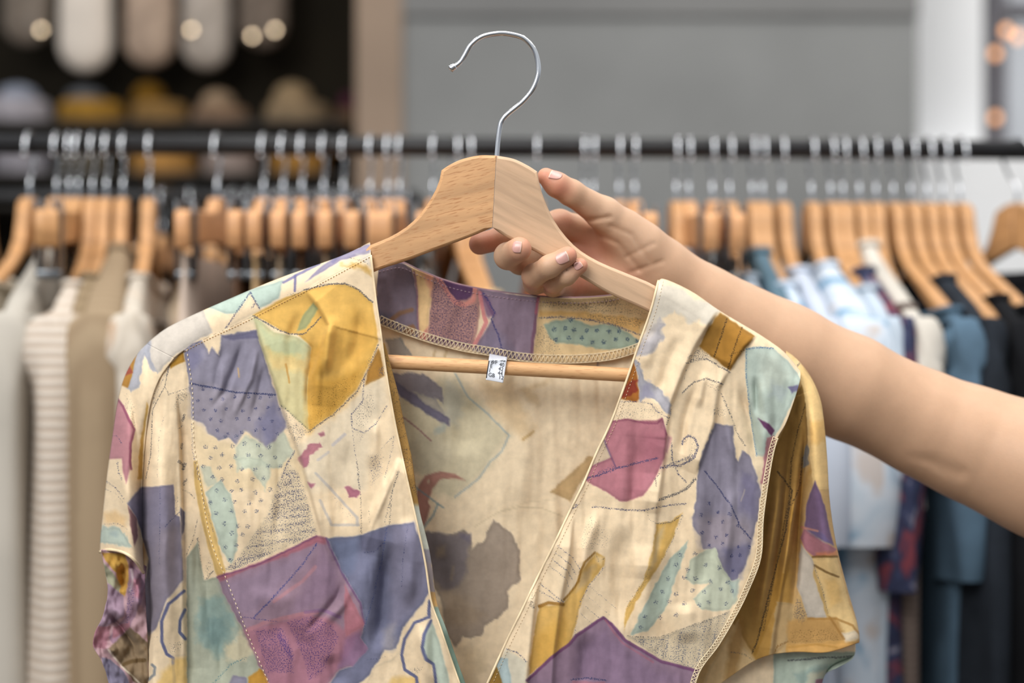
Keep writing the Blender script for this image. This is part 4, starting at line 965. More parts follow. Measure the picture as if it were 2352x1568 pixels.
PR_R = [
 ('P', (216, 205, 184), T(ZE, 380, 60, 430, 80, 600, 150, 890, 295, 800, 425, 740, 372, 650, 392, 560, 300, 460, 372, 350, 480), 1, 9, 4),
 ('P', (178, 174, 184), T(ZE, 310, 520, 430, 372, 480, 400, 440, 460, 475, 500, 410, 600, 300, 645, 255, 640), .9, 9, 3), ('P', (206, 192, 176), T(ZE, 350, 400, 440, 380, 400, 480, 300, 560), .6, 6, 6),
 ('P', (172, 170, 182), T(ZE, 250, 650, 300, 700, 330, 822, 450, 900, 535, 1000, 515, 1085, 420, 992, 330, 955, 285, 1000, 282, 860), 1, 7), ('P', (140, 138, 176), T(ZE, 300, 860, 370, 840, 400, 960, 300, 960), .6, 8, 5),
 ('P', (168, 100, 40), T(ZE, 240, 640, 270, 780, 290, 960, 270, 990, 140, 970, 200, 790), 1, 3), ('P', (150, 52, 38), T(ZE, 195, 830, 280, 820, 272, 905, 150, 975), .9, 8),
 ('K', CHAR, T(ZE, 110, 990, 400, 1000, 500, 1080, 430, 1110, 100, 1110), .36, (0, 5)), ('S', NAVY, T(ZE, 130, 990, 270, 985, 380, 1005, 420, 1060, 510, 1110), 4, .65),
 ('K', CHAR, T(ZE, 640, 650, 760, 560, 830, 660, 660, 700), .5), ('S', CHAR, T(ZE, 640, 700, 720, 670, 800, 670, 970, 770), 5, .75), ('S', CHAR, T(ZE, 610, 920, 700, 840, 790, 815, 910, 855), 5, .75), ('K', CHAR, T(ZE, 790, 830, 910, 860, 880, 930, 800, 880), .35),
 ('S', CHAR, T(ZE, 530, 1000, 520, 1080, 490, 1160), 4, .6), ('S', CHAR, T(ZE, 640, 740, 620, 850), 3, .5),
 ('P', (170, 118, 44), T(ZE, 890, 320, 1155, 500, 1085, 580, 1010, 690, 970, 752, 830, 650, 735, 570, 800, 440), 1, 3), ('P', (128, 90, 34), T(ZE, 885, 325, 950, 370, 860, 560, 830, 640, 740, 575, 800, 445), .7, 5, 8),
 ('S', (74, 56, 34), T(ZE, 945, 370, 900, 500, 850, 650), 5, .8), ('S', (84, 62, 34), T(ZE, 1060, 430, 1010, 560, 955, 740), 5, .75), ('S', (74, 56, 34), T(ZE, 970, 640, 1070, 600), 5, .6),
 ('S', CHAR, T(ZE, 900, 920, 960, 1060, 1020, 1220, 1080, 1320), 5, .6), ('K', CHAR, T(ZE, 840, 1000, 960, 1040, 940, 1110, 830, 1110), .38, (0, 6)),
 ('P', (178, 200, 186), T(ZE, 1088, 585, 1200, 575, 1290, 588, 1420, 700, 1510, 830, 1450, 965, 1350, 1170, 1310, 1240, 1230, 1395, 1165, 1400, 1120, 1100, 1082, 750), 1, 3), ('P', (196, 206, 186), T(ZE, 1200, 640, 1330, 660, 1420, 800, 1330, 960, 1200, 860), .5, 12, 14), ('P', (160, 180, 188), T(ZE, 1290, 840, 1400, 880, 1360, 990, 1260, 940), .5, 10, 6),
 ('S', (78, 112, 150), T(ZE, 1098, 590, 1200, 582, 1290, 590), 5, .75), ('S', (88, 122, 160), T(ZE, 1092, 600, 1090, 760, 1125, 1100, 1170, 1400), 4, .6), ('P', (114, 106, 160), T(ZE, 1405, 875, 1480, 858, 1490, 900, 1430, 925), .9, 6),
 ('P', (216, 196, 160), T(ZE, 1120, 1390, 1230, 1390, 1200, 1600, 1160, 1600), .5, 3, 6),
 ('P', (112, 50, 104), T(ZE, 1178, 1108, 1260, 1155, 1302, 1205, 1278, 1245, 1222, 1175), 1, 2), ('P', (204, 124, 134), T(ZE, 1240, 1260, 1300, 1240, 1310, 1330, 1260, 1600, 1195, 1600, 1225, 1400), 1, 3),
 # rose cup
 ('P', (198, 108, 124), T(ZP, 1403, 968, 1440, 962, 1470, 966, 1505, 964, 1521, 958, 1524, 980, 1531, 1000, 1526, 1050, 1505, 1098, 1478, 1138, 1440, 1150, 1420, 1150, 1396, 1132, 1350, 1108, 1338, 1100, 1356, 1072, 1404, 1052, 1388, 1012), 1, 3), ('P', (182, 88, 110), T(ZP, 1480, 990, 1530, 1000, 1520, 1070, 1470, 1060), .5, 6, 14),
 ('P', (208, 182, 150), T(ZP, 1388, 1012, 1404, 1052, 1358, 1070, 1365, 1040), .9, 2, 3), ('P', (206, 124, 136), T(ZP, 1530, 1000, 1540, 1002, 1532, 1040, 1526, 1040), .8, 5, 3),
 ('L', (150, 58, 92), T(ZP, 1405, 968, 1440, 963, 1480, 971, 1510, 972, 1521, 960, 1530, 998), 4, .75), ('L', (112, 70, 118), T(ZP, 1388, 1012, 1404, 1050, 1414, 1072), 4, .75), ('L', (150, 58, 92), T(ZP, 1340, 1090, 1356, 1072, 1404, 1052), 4, .7),
 ('S', NAVY, T(ZP, 1343, 1100, 1390, 1086, 1412, 1076, 1460, 1064, 1510, 1052), 6, .75), ('K', NAVY, T(ZP, 1370, 1080, 1412, 1068, 1412, 1082, 1372, 1096), .5),
 # blue blossom
 ('P', (122, 113, 143), T(ZE, 850, 1150, 930, 1165, 992, 1160, 990, 1250, 1010, 1400, 1030, 1440, 1050, 1350, 1110, 1385, 1150, 1500, 1172, 1570, 1190, 1800, 1140, 2060, 1000, 2300, 930, 2200, 850, 2000, 740, 2000, 700, 1800, 720, 1600, 760, 1400, 810, 1280), 0, 3),
 ('P', (138, 131, 156), T(ZP, 1640, 972, 1665, 977, 1684, 976, 1684, 1005, 1690, 1050, 1697, 1060, 1703, 1035, 1720, 1045, 1732, 1075, 1740, 1100, 1746, 1130, 1740, 1190, 1727, 1245, 1712, 1300, 1691, 1332, 1671, 1331, 1657, 1301, 1645, 1262, 1615, 1262, 1607, 1229, 1590, 1208, 1592, 1180, 1598, 1149, 1600, 1110, 1608, 1055, 1622, 1015), 1, 4),
 ('P', (160, 144, 156), T(ZP, 1594, 1190, 1660, 1180, 1722, 1200, 1726, 1245, 1645, 1258, 1612, 1258), .65, 8, 10), ('P', (100, 98, 150), T(ZP, 1660, 1260, 1725, 1250, 1700, 1330, 1672, 1328), .5, 6, 6), ('P', (104, 98, 148), T(ZP, 1705, 1080, 1742, 1110, 1735, 1190, 1700, 1170), .5, 8, 8),
 ('S', (58, 64, 104), T(ZP, 1618, 1080, 1645, 1115, 1678, 1158, 1700, 1210, 1724, 1236), 4.5, .8), ('D', (60, 66, 108), T(ZP, 1600, 1150, 1690, 1160, 1726, 1245, 1700, 1320, 1660, 1300, 1600, 1220), 30, 6, .66), ('L', (196, 178, 160), T(ZP, 1710, 1125, 1702, 1150), 3, .6),
 # sketched jug between
 ('S', NAVY, T(ZE, 612, 1305, 620, 1270, 655, 1245, 705, 1262, 730, 1325, 700, 1410, 600, 1465, 450, 1480), 6, .8), ('K', NAVY, T(ZE, 600, 1290, 660, 1250, 640, 1310), .6), ('K', CHAR, T(ZE, 690, 1260, 735, 1330, 690, 1430, 640, 1440), .35),
 ('S', NAVY, T(ZE, 530, 1300, 535, 1420, 580, 1530, 640, 1590), 4.5, .7), ('S', NAVY, T(ZF, 430, 70, 540, 30, 640, -10), 7, .65), ('S', CHAR, T(ZF, 405, 295, 520, 255, 600, 215, 655, 150), 8, .75), ('S', CHAR, T(ZF, 385, 200, 378, 150, 410, 110), 4, .7),
 ('S', NAVY, T(ZF, -60, 345, 0, 347, 170, 365, 300, 368, 420, 340, 590, 322), 5, .7), ('S', CHAR, T(ZF, 325, 370, 335, 430, 385, 460), 3, .55), ('S', NAVY, T(ZD, 1320, 350, 1350, 330), 8, .6),
 ('P', (224, 178, 92), T(ZF, 380, 462, 480, 450, 572, 380, 500, 560, 420, 720, 250, 1000, 160, 1195, 176, 1050, 300, 850, 365, 600), .95, 4), ('P', (206, 186, 150), T(ZF, 400, 500, 450, 480, 380, 720, 330, 800), .6, 6, 5),
 ('S', CHAR, T(ZF, 385, 462, 480, 455, 570, 400), 4, .7), ('S', CHAR, T(ZF, 575, 400, 500, 570, 420, 720), 3.5, .5), ('K', (120, 110, 96), T(ZF, 290, 850, 350, 720, 330, 860, 180, 1080, 170, 1020), .4),
 ('P', (178, 200, 180), T(ZF, 610, 580, 545, 780, 445, 1060, 330, 1200, 205, 1232, 280, 1080, 380, 880, 480, 700), 1, 4), ('P', (197, 207, 176), T(ZF, 588, 850, 620, 720, 720, 650, 800, 630, 860, 780, 930, 880, 952, 985, 890, 1062, 700, 1062, 638, 980, 765, 872, 640, 880), 1, 5), ('P', (176, 200, 186), T(ZF, 880, 860, 960, 850, 955, 940, 930, 980), .9, 3, 3),
 ('D', (84, 92, 118), T(ZF, 600, 590, 700, 700, 860, 720, 940, 960, 880, 1060, 600, 1080, 420, 1180, 220, 1230, 300, 1050, 480, 700), 33, 7, .62),
 ('P', (218, 198, 162), T(ZF, 175, 1240, 400, 1255, 900, 1065, 870, 1180, 700, 1445, 660, 1485, 420, 1412), .95, 4, 3), ('K', (80, 92, 118), T(ZF, 200, 1250, 400, 1255, 880, 1075, 850, 1200, 690, 1450, 640, 1470, 420, 1400), .50, (1.35, 5)), ('S', CHAR, T(ZF, 185, 1240, 400, 1252, 600, 1180, 900, 1070), 3.5, .6),
 # scroll
 ('P', (228, 182, 98), T(ZD, 1485, 655, 1540, 690, 1535, 750, 1430, 885, 1375, 1010, 1345, 1150, 1300, 1295, 1190, 1385, 1010, 1510, 1020, 1400, 1050, 1210, 1085, 1030, 1245, 1025, 1340, 880, 1390, 765), 1, 3), ('P', (206, 178, 134), T(ZD, 1390, 800, 1480, 740, 1420, 880, 1340, 940), .7, 5, 5), ('P', (214, 160, 62), T(ZD, 1060, 1250, 1250, 1100, 1290, 1290, 1190, 1380, 1020, 1490), .5, 8, 12), ('P', (238, 216, 176), T(ZD, 1475, 680, 1530, 690, 1520, 750, 1480, 720), .6, 3, 4),
 ('L', (150, 104, 36), T(ZD, 1470, 660, 1400, 730, 1378, 780, 1360, 860, 1300, 940, 1255, 990), 5, .85), ('L', (156, 108, 40), T(ZD, 1085, 1035, 1150, 1010, 1250, 1022), 8, .85), ('S', CHAR, T(ZD, 1470, 655, 1500, 720, 1540, 700), 3, .6), ('S', (88, 98, 130), T(ZD, 1540, 760, 1430, 890, 1370, 1010, 1335, 1160), 4, .55),
 ] + [('S', (74, 84, 120), T(ZD, 1215 - 22 * i, 615 + 44 * i, 1320 - 18 * i, 700 + 46 * i, 1368 - 26 * i, 775 + 40 * i), 3.5, .62) for i in range(4)] + [
 ('S', (74, 84, 120), T(ZD, 1095, 880, 1250, 1005), 4, .62), ('S', (74, 84, 120), T(ZD, 1090, 930, 1230, 1010), 4, .6),
 ] + [('S', (84, 92, 122), T(ZD, 1440 - 22 * i, 900 + 62 * i, 1620 - 40 * i, 1050 + 50 * i), 3, .5) for i in range(4)] + [
 ('K', CHAR, T(ZD, 1440, 380, 1470, 420, 1600, 560, 1540, 640, 1360, 640, 1380, 520), .30),
 ('P', (204, 196, 170), T(ZD, 850, 1330, 1000, 1420, 985, 1600, 840, 1600, 800, 1450), .9, 4, 4), ('P', (160, 190, 196), T(ZD, 800, 1380, 870, 1400, 900, 1600, 830, 1600, 780, 1460), .9, 4), ('P', (150, 112, 48), T(ZD, 790, 1450, 840, 1600, 700, 1600), 1, 2), ('S', NAVY, T(ZD, 860, 1330, 940, 1360, 1000, 1420), 5, .65),
 ('K', CHAR, T(ZD, 1040, 930, 1060, 1060, 1000, 1040), .55), ('S', NAVY, T(ZD, 1340, 1170, 1300, 1500, 1320, 1600), 3, .5),
 # purple hill
 ('P', (152, 116, 146), T(ZP, 1210, 1568, 1214, 1557, 1274, 1502, 1308, 1478, 1324, 1458, 1385, 1417, 1392, 1420, 1406, 1432, 1434, 1470, 1520, 1519, 1608, 1542, 1590, 1680, 1205, 1680), 1, 2), ('P', (140, 108, 152), T(ZP, 1330, 1480, 1390, 1440, 1480, 1520, 1560, 1560, 1420, 1590, 1320, 1560), .5, 10, 16),
 ('L', (116, 54, 112), T(ZP, 1210, 1562, 1274, 1503, 1308, 1478, 1324, 1458, 1385, 1418, 1406, 1434, 1436, 1470, 1520, 1519, 1608, 1542), 7, .85), ('L', (190, 96, 122), T(ZP, 1390, 1424, 1430, 1476, 1500, 1520), 5, .6), ('S', NAVY, T(ZP, 1312, 1560, 1350, 1556, 1392, 1562), 6, .7), ('P', (190, 108, 132), T(ZP, 1315, 1562, 1390, 1566, 1390, 1600, 1300, 1600), .8, 3),
]
PR_RS = [
 ('P', (172, 130, 66), T(ZE, 1515, 850, 1545, 1000, 1560, 1300, 1520, 1568, 1400, 2300, 1160, 2900, 960, 2600, 1060, 2100, 1200, 1568, 1380, 1170, 1440, 960), 1, 2),
 ('P', (142, 108, 54), T(ZE, 1500, 900, 1540, 1050, 1400, 1568, 1300, 1900, 1200, 2000, 1330, 1300), .6, 6, 10), ('P', (186, 134, 52), T(ZF, 1440, 60, 1470, 90, 1400, 400, 1330, 1000, 1240, 1300, 1160, 1490, 1050, 1400, 1180, 900, 1300, 420), .7, 5, 8),
 ('S', (66, 56, 44), T(ZF, 1230, 100, 1330, 230, 1290, 500, 1180, 900, 1080, 1300, 1050, 1360), 5, .8), ('S', (66, 56, 44), T(ZF, 1330, 0, 1310, 300, 1230, 700, 1130, 1200), 5, .65), ('S', (74, 60, 44), T(ZF, 1400, 0, 1380, 200, 1330, 330), 4, .7), ('S', (66, 56, 44), T(ZE, 1540, 1000, 1480, 1200, 1430, 1450), 4, .7),
 ('L', (214, 166, 92), T(ZF, 1390, 70, 1340, 400, 1270, 800), 4, .6),
 ('P', (122, 118, 116), T(ZE, 1530, 1330, 1570, 1290, 1560, 1460, 1510, 1480), .9, 4),
 ('P', (202, 168, 116), T(ZF, 1225, 1000, 1345, 1020, 1310, 1250, 1180, 1430, 1170, 1380), .95, 4), ('P', (232, 198, 142), T(ZF, 700, 1600, 760, 1440, 960, 1130, 990, 1310, 1160, 1490, 1180, 1430, 1290, 1300, 1260, 1600), .95, 3, 3), ('P', (176, 130, 70), T(ZF, 900, 1250, 985, 1100, 990, 1300, 930, 1568, 860, 1568), .7, 5, 6),
 ('S', CHAR, T(ZF, 900, 1350, 1000, 1370, 1060, 1410), 4, .6), ('S', CHAR, T(ZF, 920, 1540, 1000, 1525, 1100, 1560, 1180, 1568), 4, .6), ('S', (150, 106, 46), T(ZF, 1180, 1420, 1230, 1310, 1300, 1280), 5, .7),
 ('P', (250, 212, 142), T(ZE, 1300, 560, 1470, 670, 1600, 850, 1680, 1080, 1720, 1640, 1600, 1640, 1560, 1300, 1540, 1000, 1500, 820, 1430, 700), 1, 2), ('P', (250, 222, 172), T(ZE, 1290, 560, 1380, 620, 1500, 700, 1480, 740, 1380, 670), .7, 6, 6), ('P', (236, 180, 92), T(ZE, 1560, 1140, 1670, 1130, 1690, 1300, 1580, 1300), .5, 9, 6),
 ('S', CHAR, T(ZE, 1455, 740, 1500, 695), 5, .7),
 ('P', (124, 90, 136), T(ZF, 1492, 160, 1530, 260, 1565, 380, 1615, 612, 1540, 570, 1420, 490, 1430, 330), 1, 2), ('P', (198, 112, 130), T(ZF, 1388, 560, 1415, 490, 1520, 570, 1640, 640, 1620, 660, 1490, 692, 1420, 640), 1, 2), ('P', (118, 100, 164), T(ZF, 1430, 500, 1540, 520, 1615, 615, 1500, 560), .8, 3, 3), ('L', (222, 140, 120), T(ZF, 1400, 485, 1510, 512), 5, .8), ('P', (220, 138, 96), T(ZF, 1500, 660, 1640, 650, 1640, 685, 1490, 695), .8, 4, 4),
 ('P', (206, 192, 172), T(ZF, 1392, 600, 1420, 640, 1475, 700, 1560, 1000, 1590, 1110, 1440, 1120, 1365, 900), 1, 2), ('K', CHAR, T(ZF, 1365, 950, 1440, 1100, 1400, 1160, 1330, 1110), .55), ('P', (214, 170, 90), T(ZF, 1480, 740, 1530, 900, 1600, 1120, 1570, 1110, 1480, 820), .8, 3),
 ('P', (250, 214, 146), T(ZF, 1475, 700, 1640, 690, 1720, 1000, 1800, 1210, 1770, 1290, 1690, 1260, 1590, 1110, 1500, 800), 1, 3), ('P', (244, 196, 112), T(ZF, 1560, 860, 1640, 840, 1680, 1000, 1600, 1040), .5, 8, 6), ('L', (124, 92, 44), T(ZF, 1475, 692, 1560, 688, 1640, 690), 5, .85), ('L', (124, 92, 48), T(ZF, 1490, 750, 1560, 790, 1650, 830), 5, .8), ('S', CHAR, T(ZF, 1480, 740, 1540, 920, 1580, 1080), 3.5, .6),
 ('P', (198, 150, 84), T(ZF, 1300, 1130, 1440, 1118, 1640, 1124, 1690, 1200, 1720, 1280, 1500, 1290, 1300, 1290), .9, 6, 4), ('K', (110, 82, 44), T(ZF, 1310, 1200, 1620, 1180, 1690, 1280, 1310, 1300), .38), ('P', (232, 176, 96), T(ZF, 1290, 1290, 1500, 1290, 1700, 1270, 1810, 1280, 1740, 1370, 1290, 1385), .95, 4), ('P', (250, 232, 200), T(ZF, 1670, 1220, 1780, 1200, 1790, 1260, 1700, 1280), .9, 4, 3),
 ('L', (176, 124, 56), T(ZF, 1440, 1120, 1640, 1122, 1750, 1170, 1800, 1240), 5, .7), ('L', (170, 120, 56), T(ZF, 1590, 1110, 1690, 1260), 5, .7), ('L', (206, 150, 70), T(ZF, 1310, 1320, 1500, 1300, 1640, 1320), 5, .6),
]
PR_CUFF = [('P', (180, 203, 182), T(ZF, 1200, 1350, 1900, 1350, 1900, 1750, 1200, 1750), 1, 2), ('S', CHAR, T(ZF, 1300, 1412, 1500, 1395, 1740, 1382), 6, .75), ('P', (140, 176, 168), T(ZF, 1330, 1500, 1540, 1440, 1620, 1440, 1480, 1530, 1400, 1600), .7, 10, 5), ('P', (214, 206, 168), T(ZF, 1430, 1510, 1560, 1470, 1540, 1520, 1440, 1580), .7, 8, 5), ('P', (186, 110, 140), T(ZF, 1490, 1545, 1570, 1530, 1560, 1620, 1480, 1620), .9, 3)]
PR_LI = [
 ('P', (216, 166, 74), T(ZB, 100, 660, 260, 670, 310, 800, 275, 940, 240, 1000, 200, 800, 130, 720), 1, 2), ('P', (166, 166, 130), T(ZB, 100, 720, 180, 800, 235, 900, 205, 985, 140, 870), 1, 2),
 ('P', (168, 132, 160), T(ZB, 90, 900, 150, 880, 255, 960, 262, 1100, 100, 1195, 60, 1150), 1, 2), ('P', (198, 120, 140), T(ZB, 40, 1170, 165, 1175, 130, 1330, 40, 1320), 1, 3), ('P', (170, 124, 152), T(ZB, 300, 740, 420, 830, 372, 1010, 290, 1215, 180, 1310, 150, 1250, 270, 1100), 1, 3), ('P', (200, 110, 132), T(ZB, 310, 850, 360, 840, 370, 980, 330, 960), .8, 4, 4), ('P', (196, 112, 130), T(ZB, 180, 1180, 300, 1140, 300, 1190, 180, 1260), .9, 4), ('K', (84, 70, 120), T(ZB, 290, 870, 350, 920, 290, 1160, 260, 1150), .45),
 ('P', (138, 114, 84), T(ZB, 150, 1330, 300, 1180, 430, 1290, 430, 1600, 330, 1560, 230, 1430), 1, 2), ('L', (90, 66, 34), T(ZB, 260, 1440, 320, 1415, 400, 1410), 9, .8), ('P', (128, 120, 152), T(ZB, 100, 1390, 160, 1400, 260, 1490, 330, 1640, 150, 1640), 1, 2), ('L', (232, 216, 188), T(ZB, 150, 1340, 240, 1450, 370, 1568), 4, .8), ('L', (206, 196, 196), T(ZB, 310, 780, 320, 860, 300, 930), 5, .5),
]
PR_BK = [
 ('P', (208, 198, 160), T(ZC, 200, 1000, 420, 900, 620, 850, 760, 1010, 990, 1260, 870, 1450, 780, 1568, 600, 1700, 420, 1640, 250, 1300), .75, 10, 12), ('P', (186, 190, 172), T(ZC, 560, 860, 680, 980, 640, 1200, 520, 1200), .5, 12, 10), ('P', (196, 184, 152), T(ZC, 250, 1300, 500, 1250, 600, 1400, 420, 1560, 300, 1480), .5, 12, 14),
 ('P', (146, 138, 152), T(ZC, 170, 830, 400, 840, 525, 925, 545, 1040, 470, 1000, 580, 1160, 575, 1205, 400, 1100, 200, 955), .92, 6), ('P', (118, 112, 146), T(ZC, 190, 880, 400, 1020, 580, 1150, 575, 1205, 390, 1095, 195, 960), .8, 4), ('P', (206, 196, 168), T(ZC, 330, 960, 470, 1010, 560, 1130, 420, 1050), .8, 6),
 ('P', (172, 166, 158), T(ZC, 140, 600, 240, 590, 330, 712, 170, 720), .8, 5), ('S', (120, 150, 156), T(ZC, 230, 590, 320, 710), 4, .5), ('L', (150, 138, 160), T(ZC, 1610, 730, 1605, 780), 5, .8), ('L', (196, 166, 112), T(ZC, 560, 680, 550, 720), 6, .5), ('L', (196, 166, 112), T(ZC, 480, 680, 470, 715), 6, .5),
 ('L', (150, 176, 180), T(ZC, 620, 840, 710, 1000, 850, 1120, 992, 1265, 940, 1380, 860, 1450, 780, 1568, 620, 1690), 4, .7), ('P', (170, 190, 180), T(ZC, 480, 1210, 550, 1190, 540, 1250, 480, 1260), .6, 8, 4), ('L', (150, 70, 86), T(ZC, 230, 1120, 340, 1200, 450, 1300), 3, .7),
 ('P', (206, 172, 120), T(ZC, 1060, 950, 1290, 880, 1150, 960, 1200, 1060, 1120, 1010), .45, 8, 6), ('P', (222, 184, 130), T(ZC, 780, 900, 1000, 880, 1170, 1230, 1090, 1300, 900, 1120), .4, 12, 12), ('L', (186, 146, 84), T(ZC, 1090, 1295, 1160, 1240), 7, .6),
 ('P', (188, 124, 110), T(ZD, 245, 200, 290, 130, 400, 95, 500, 115, 572, 160, 480, 145, 400, 152, 345, 215, 312, 310, 330, 345, 288, 475, 255, 440, 225, 300), .9, 2), ('P', (236, 212, 176), T(ZD, 303, 165, 322, 155, 322, 180, 306, 182), .9, 2), ('L', (110, 150, 160), T(ZD, 195, 185, 420, 350), 3.5, .75), ('L', (110, 156, 168), T(ZD, 380, 325, 350, 400, 285, 485), 4.5, .7), ('P', (166, 200, 200), T(ZD, 215, 330, 240, 420, 290, 640, 250, 560), .8, 3),
 ('P', (206, 170, 116), T(ZD, 1160, 240, 1260, 150, 1430, -10, 1480, 0, 1300, 305), .9, 4), ('L', (206, 186, 146), T(ZD, 640, 480, 800, 380, 950, 345, 1100, 350, 1250, 410), 3, .5), ('L', (210, 190, 150), T(ZD, 820, 370, 1000, 310, 1200, 290), 3, .35),
 ('P', (172, 152, 132), T(ZD, 262, 508, 420, 530, 500, 520, 560, 500, 612, 530, 615, 640, 650, 600, 700, 600, 720, 520, 770, 436, 890, 520, 950, 640, 955, 850, 870, 930, 872, 1045, 790, 1120, 700, 1175, 690, 1230, 610, 1262, 560, 1240, 510, 1325, 440, 1240, 400, 1000, 330, 850), .97, 5),
 ('P', (132, 122, 130), T(ZD, 262, 508, 420, 530, 512, 525, 600, 540, 590, 700, 560, 850, 470, 920, 400, 930, 330, 800), .85, 8, 5), ('P', (196, 168, 128), T(ZD, 370, 620, 420, 600, 430, 680, 380, 700), .5, 8, 5), ('P', (190, 164, 130), T(ZD, 480, 760, 500, 750, 490, 850, 470, 860), .6, 5, 3), ('P', (186, 160, 126), T(ZD, 380, 900, 560, 960, 700, 1100, 560, 1200, 430, 1140), .45, 10, 12), ('P', (120, 110, 138), T(ZD, 520, 520, 612, 530, 600, 600, 540, 560), .6, 7, 4),
 ('P', (206, 180, 136), T(ZD, 540, 1330, 640, 1330, 640, 1568, 520, 1568), .35, 12, 10), ('P', (204, 182, 142), T(ZD, 660, 1350, 720, 1340, 700, 1480, 640, 1490), .4, 12, 8),
]
PR_FC = [
 ('P', (132, 114, 136), T(ZC, 40, 90, 240, 60, 322, 115, 352, 250, 368, 570, 280, 560, 90, 470, 60, 300), 1, 3), ('P', (104, 106, 142), T(ZC, 90, 380, 200, 410, 150, 440, 100, 430), .7, 6, 4), ('L', (150, 106, 66), T(ZC, 180, 440, 240, 400, 320, 380), 9, .75), ('P', (158, 110, 66), T(ZC, 240, 520, 330, 470, 350, 520, 280, 550), .8, 6), ('P', (240, 204, 150), T(ZC, 40, 150, 70, 180, 80, 290, 50, 300), .9, 3),
 ('P', (240, 202, 144), T(ZC, 320, 110, 400, 130, 475, 165, 440, 400, 425, 580, 365, 575, 355, 250), 1, 3), ('P', (222, 134, 120), T(ZC, 400, 130, 478, 160, 455, 290, 430, 220), .7, 6, 6), ('P', (224, 120, 118), T(ZC, 365, 560, 430, 480, 425, 600, 365, 590), .8, 5), ('L', (138, 74, 110), T(ZC, 335, 130, 355, 260, 365, 560), 4, .7),
 ('P', (190, 134, 124), T(ZC, 470, 155, 640, 200, 785, 245, 790, 420, 745, 620, 580, 600, 425, 570), 1, 3), ('K', (62, 60, 98), T(ZC, 470, 165, 540, 180, 700, 350, 780, 330, 780, 420, 740, 610, 430, 570), .56), ('P', (106, 60, 106), T(ZC, 430, 565, 540, 560, 740, 600, 740, 640, 430, 590), .7, 5, 4),
 ('P', (104, 62, 112), T(ZC, 528, 165, 640, 190, 745, 220, 742, 290, 700, 320, 630, 322, 560, 250), 1, 2), ('L', (226, 138, 124), T(ZC, 500, 170, 565, 270, 620, 335, 690, 350, 745, 320, 760, 240), 10, .9),
 ('P', (142, 116, 142), T(ZC, 780, 240, 1000, 280, 1205, 305, 1180, 480, 1150, 740, 900, 690, 745, 640, 880, 430), 1, 2), ('P', (124, 116, 152), T(ZC, 870, 470, 960, 560, 1060, 700, 900, 690, 760, 640), .6, 8, 10), ('P', (122, 74, 124), T(ZC, 780, 240, 840, 290, 900, 410, 850, 440, 800, 330), .8, 4, 4),
 ('L', (226, 112, 116), T(ZC, 790, 275, 815, 400, 835, 460, 790, 540, 750, 615), 9, .85), ('S', (64, 66, 116), T(ZC, 815, 275, 860, 340, 895, 400, 870, 440, 920, 540, 945, 650), 5, .8), ('L', (132, 78, 108), T(ZC, 1195, 305, 1180, 430, 1160, 560, 1145, 720), 8, .85), ('L', (214, 90, 112), T(ZC, 1195, 310, 1178, 400), 6, .7),
 ('P', (228, 198, 146), T(ZC, 1205, 305, 1450, 310, 1720, 290, 1980, 380, 1900, 700, 1500, 770, 1155, 740, 1175, 540), 1, 2),
 ('K', (74, 72, 80), T(ZC, 1210, 320, 1450, 325, 1720, 300, 1960, 400, 1900, 425, 1500, 390, 1210, 365), .50, (0, 5)), ('P', (236, 186, 108), T(ZC, 1205, 385, 1500, 395, 1930, 440, 1890, 530, 1600, 450, 1400, 425, 1200, 420), .85, 5, 3), ('K', (84, 78, 80), T(ZC, 1500, 400, 1930, 430, 1910, 500, 1600, 460), .48),
 ('P', (152, 178, 152), T(ZC, 1235, 470, 1320, 445, 1420, 435, 1560, 475, 1700, 470, 1800, 520, 1905, 580, 1860, 625, 1700, 640, 1600, 640, 1450, 600, 1320, 600, 1260, 540), 1, 4), ('D', (62, 84, 108), T(ZC, 1250, 460, 1420, 440, 1700, 470, 1890, 580, 1840, 620, 1600, 630, 1400, 590, 1280, 570), 26, 7, .75), ('D', (84, 88, 112), T(ZC, 1330, 620, 1600, 650, 1860, 640, 1860, 690, 1500, 720, 1340, 690), 30, 6, .55),
 ('S', (66, 76, 110), T(ZC, 1200, 430, 1350, 425, 1500, 435, 1700, 470, 1900, 540), 5, .75), ('K', (100, 92, 96), T(ZC, 1180, 480, 1230, 470, 1320, 610, 1340, 700, 1170, 700), .42, (.9, 5)), ('S', CHAR, T(ZC, 1260, 540, 1330, 620, 1380, 700), 3, .5),
]
PR_PF = [('P', (160, 118, 56), T(ZP, 840, 740, 1100, 740, 1100, 1170, 840, 1170), .9, 3, 3), ('K', (84, 72, 60), T(ZP, 860, 760, 960, 960, 960, 1150, 930, 1100), .42, (.4, 5)), ('P', (190, 206, 196), T(ZP, 940, 1160, 1000, 1160, 1000, 1290, 940, 1290), .8, 6, 5), ('P', (128, 118, 144), T(ZP, 940, 1262, 990, 1262, 1000, 1370, 960, 1370), .7, 5), ('P', (214, 166, 100), T(ZP, 970, 1360, 1020, 1360, 1020, 1400, 970, 1400), .9, 4), ('P', (140, 176, 160), T(ZP, 980, 1394, 1030, 1394, 1100, 1640, 990, 1640), .95, 4), ('P', (98, 138, 118), T(ZP, 1010, 1450, 1060, 1450, 1080, 1640, 1030, 1640), .7, 8, 8)]
# ================================================================== the blouse held in front
def hang_y(px): return 0.838 + 0.020 * np.abs(np.asarray(px, float) - 1140) / 660.0

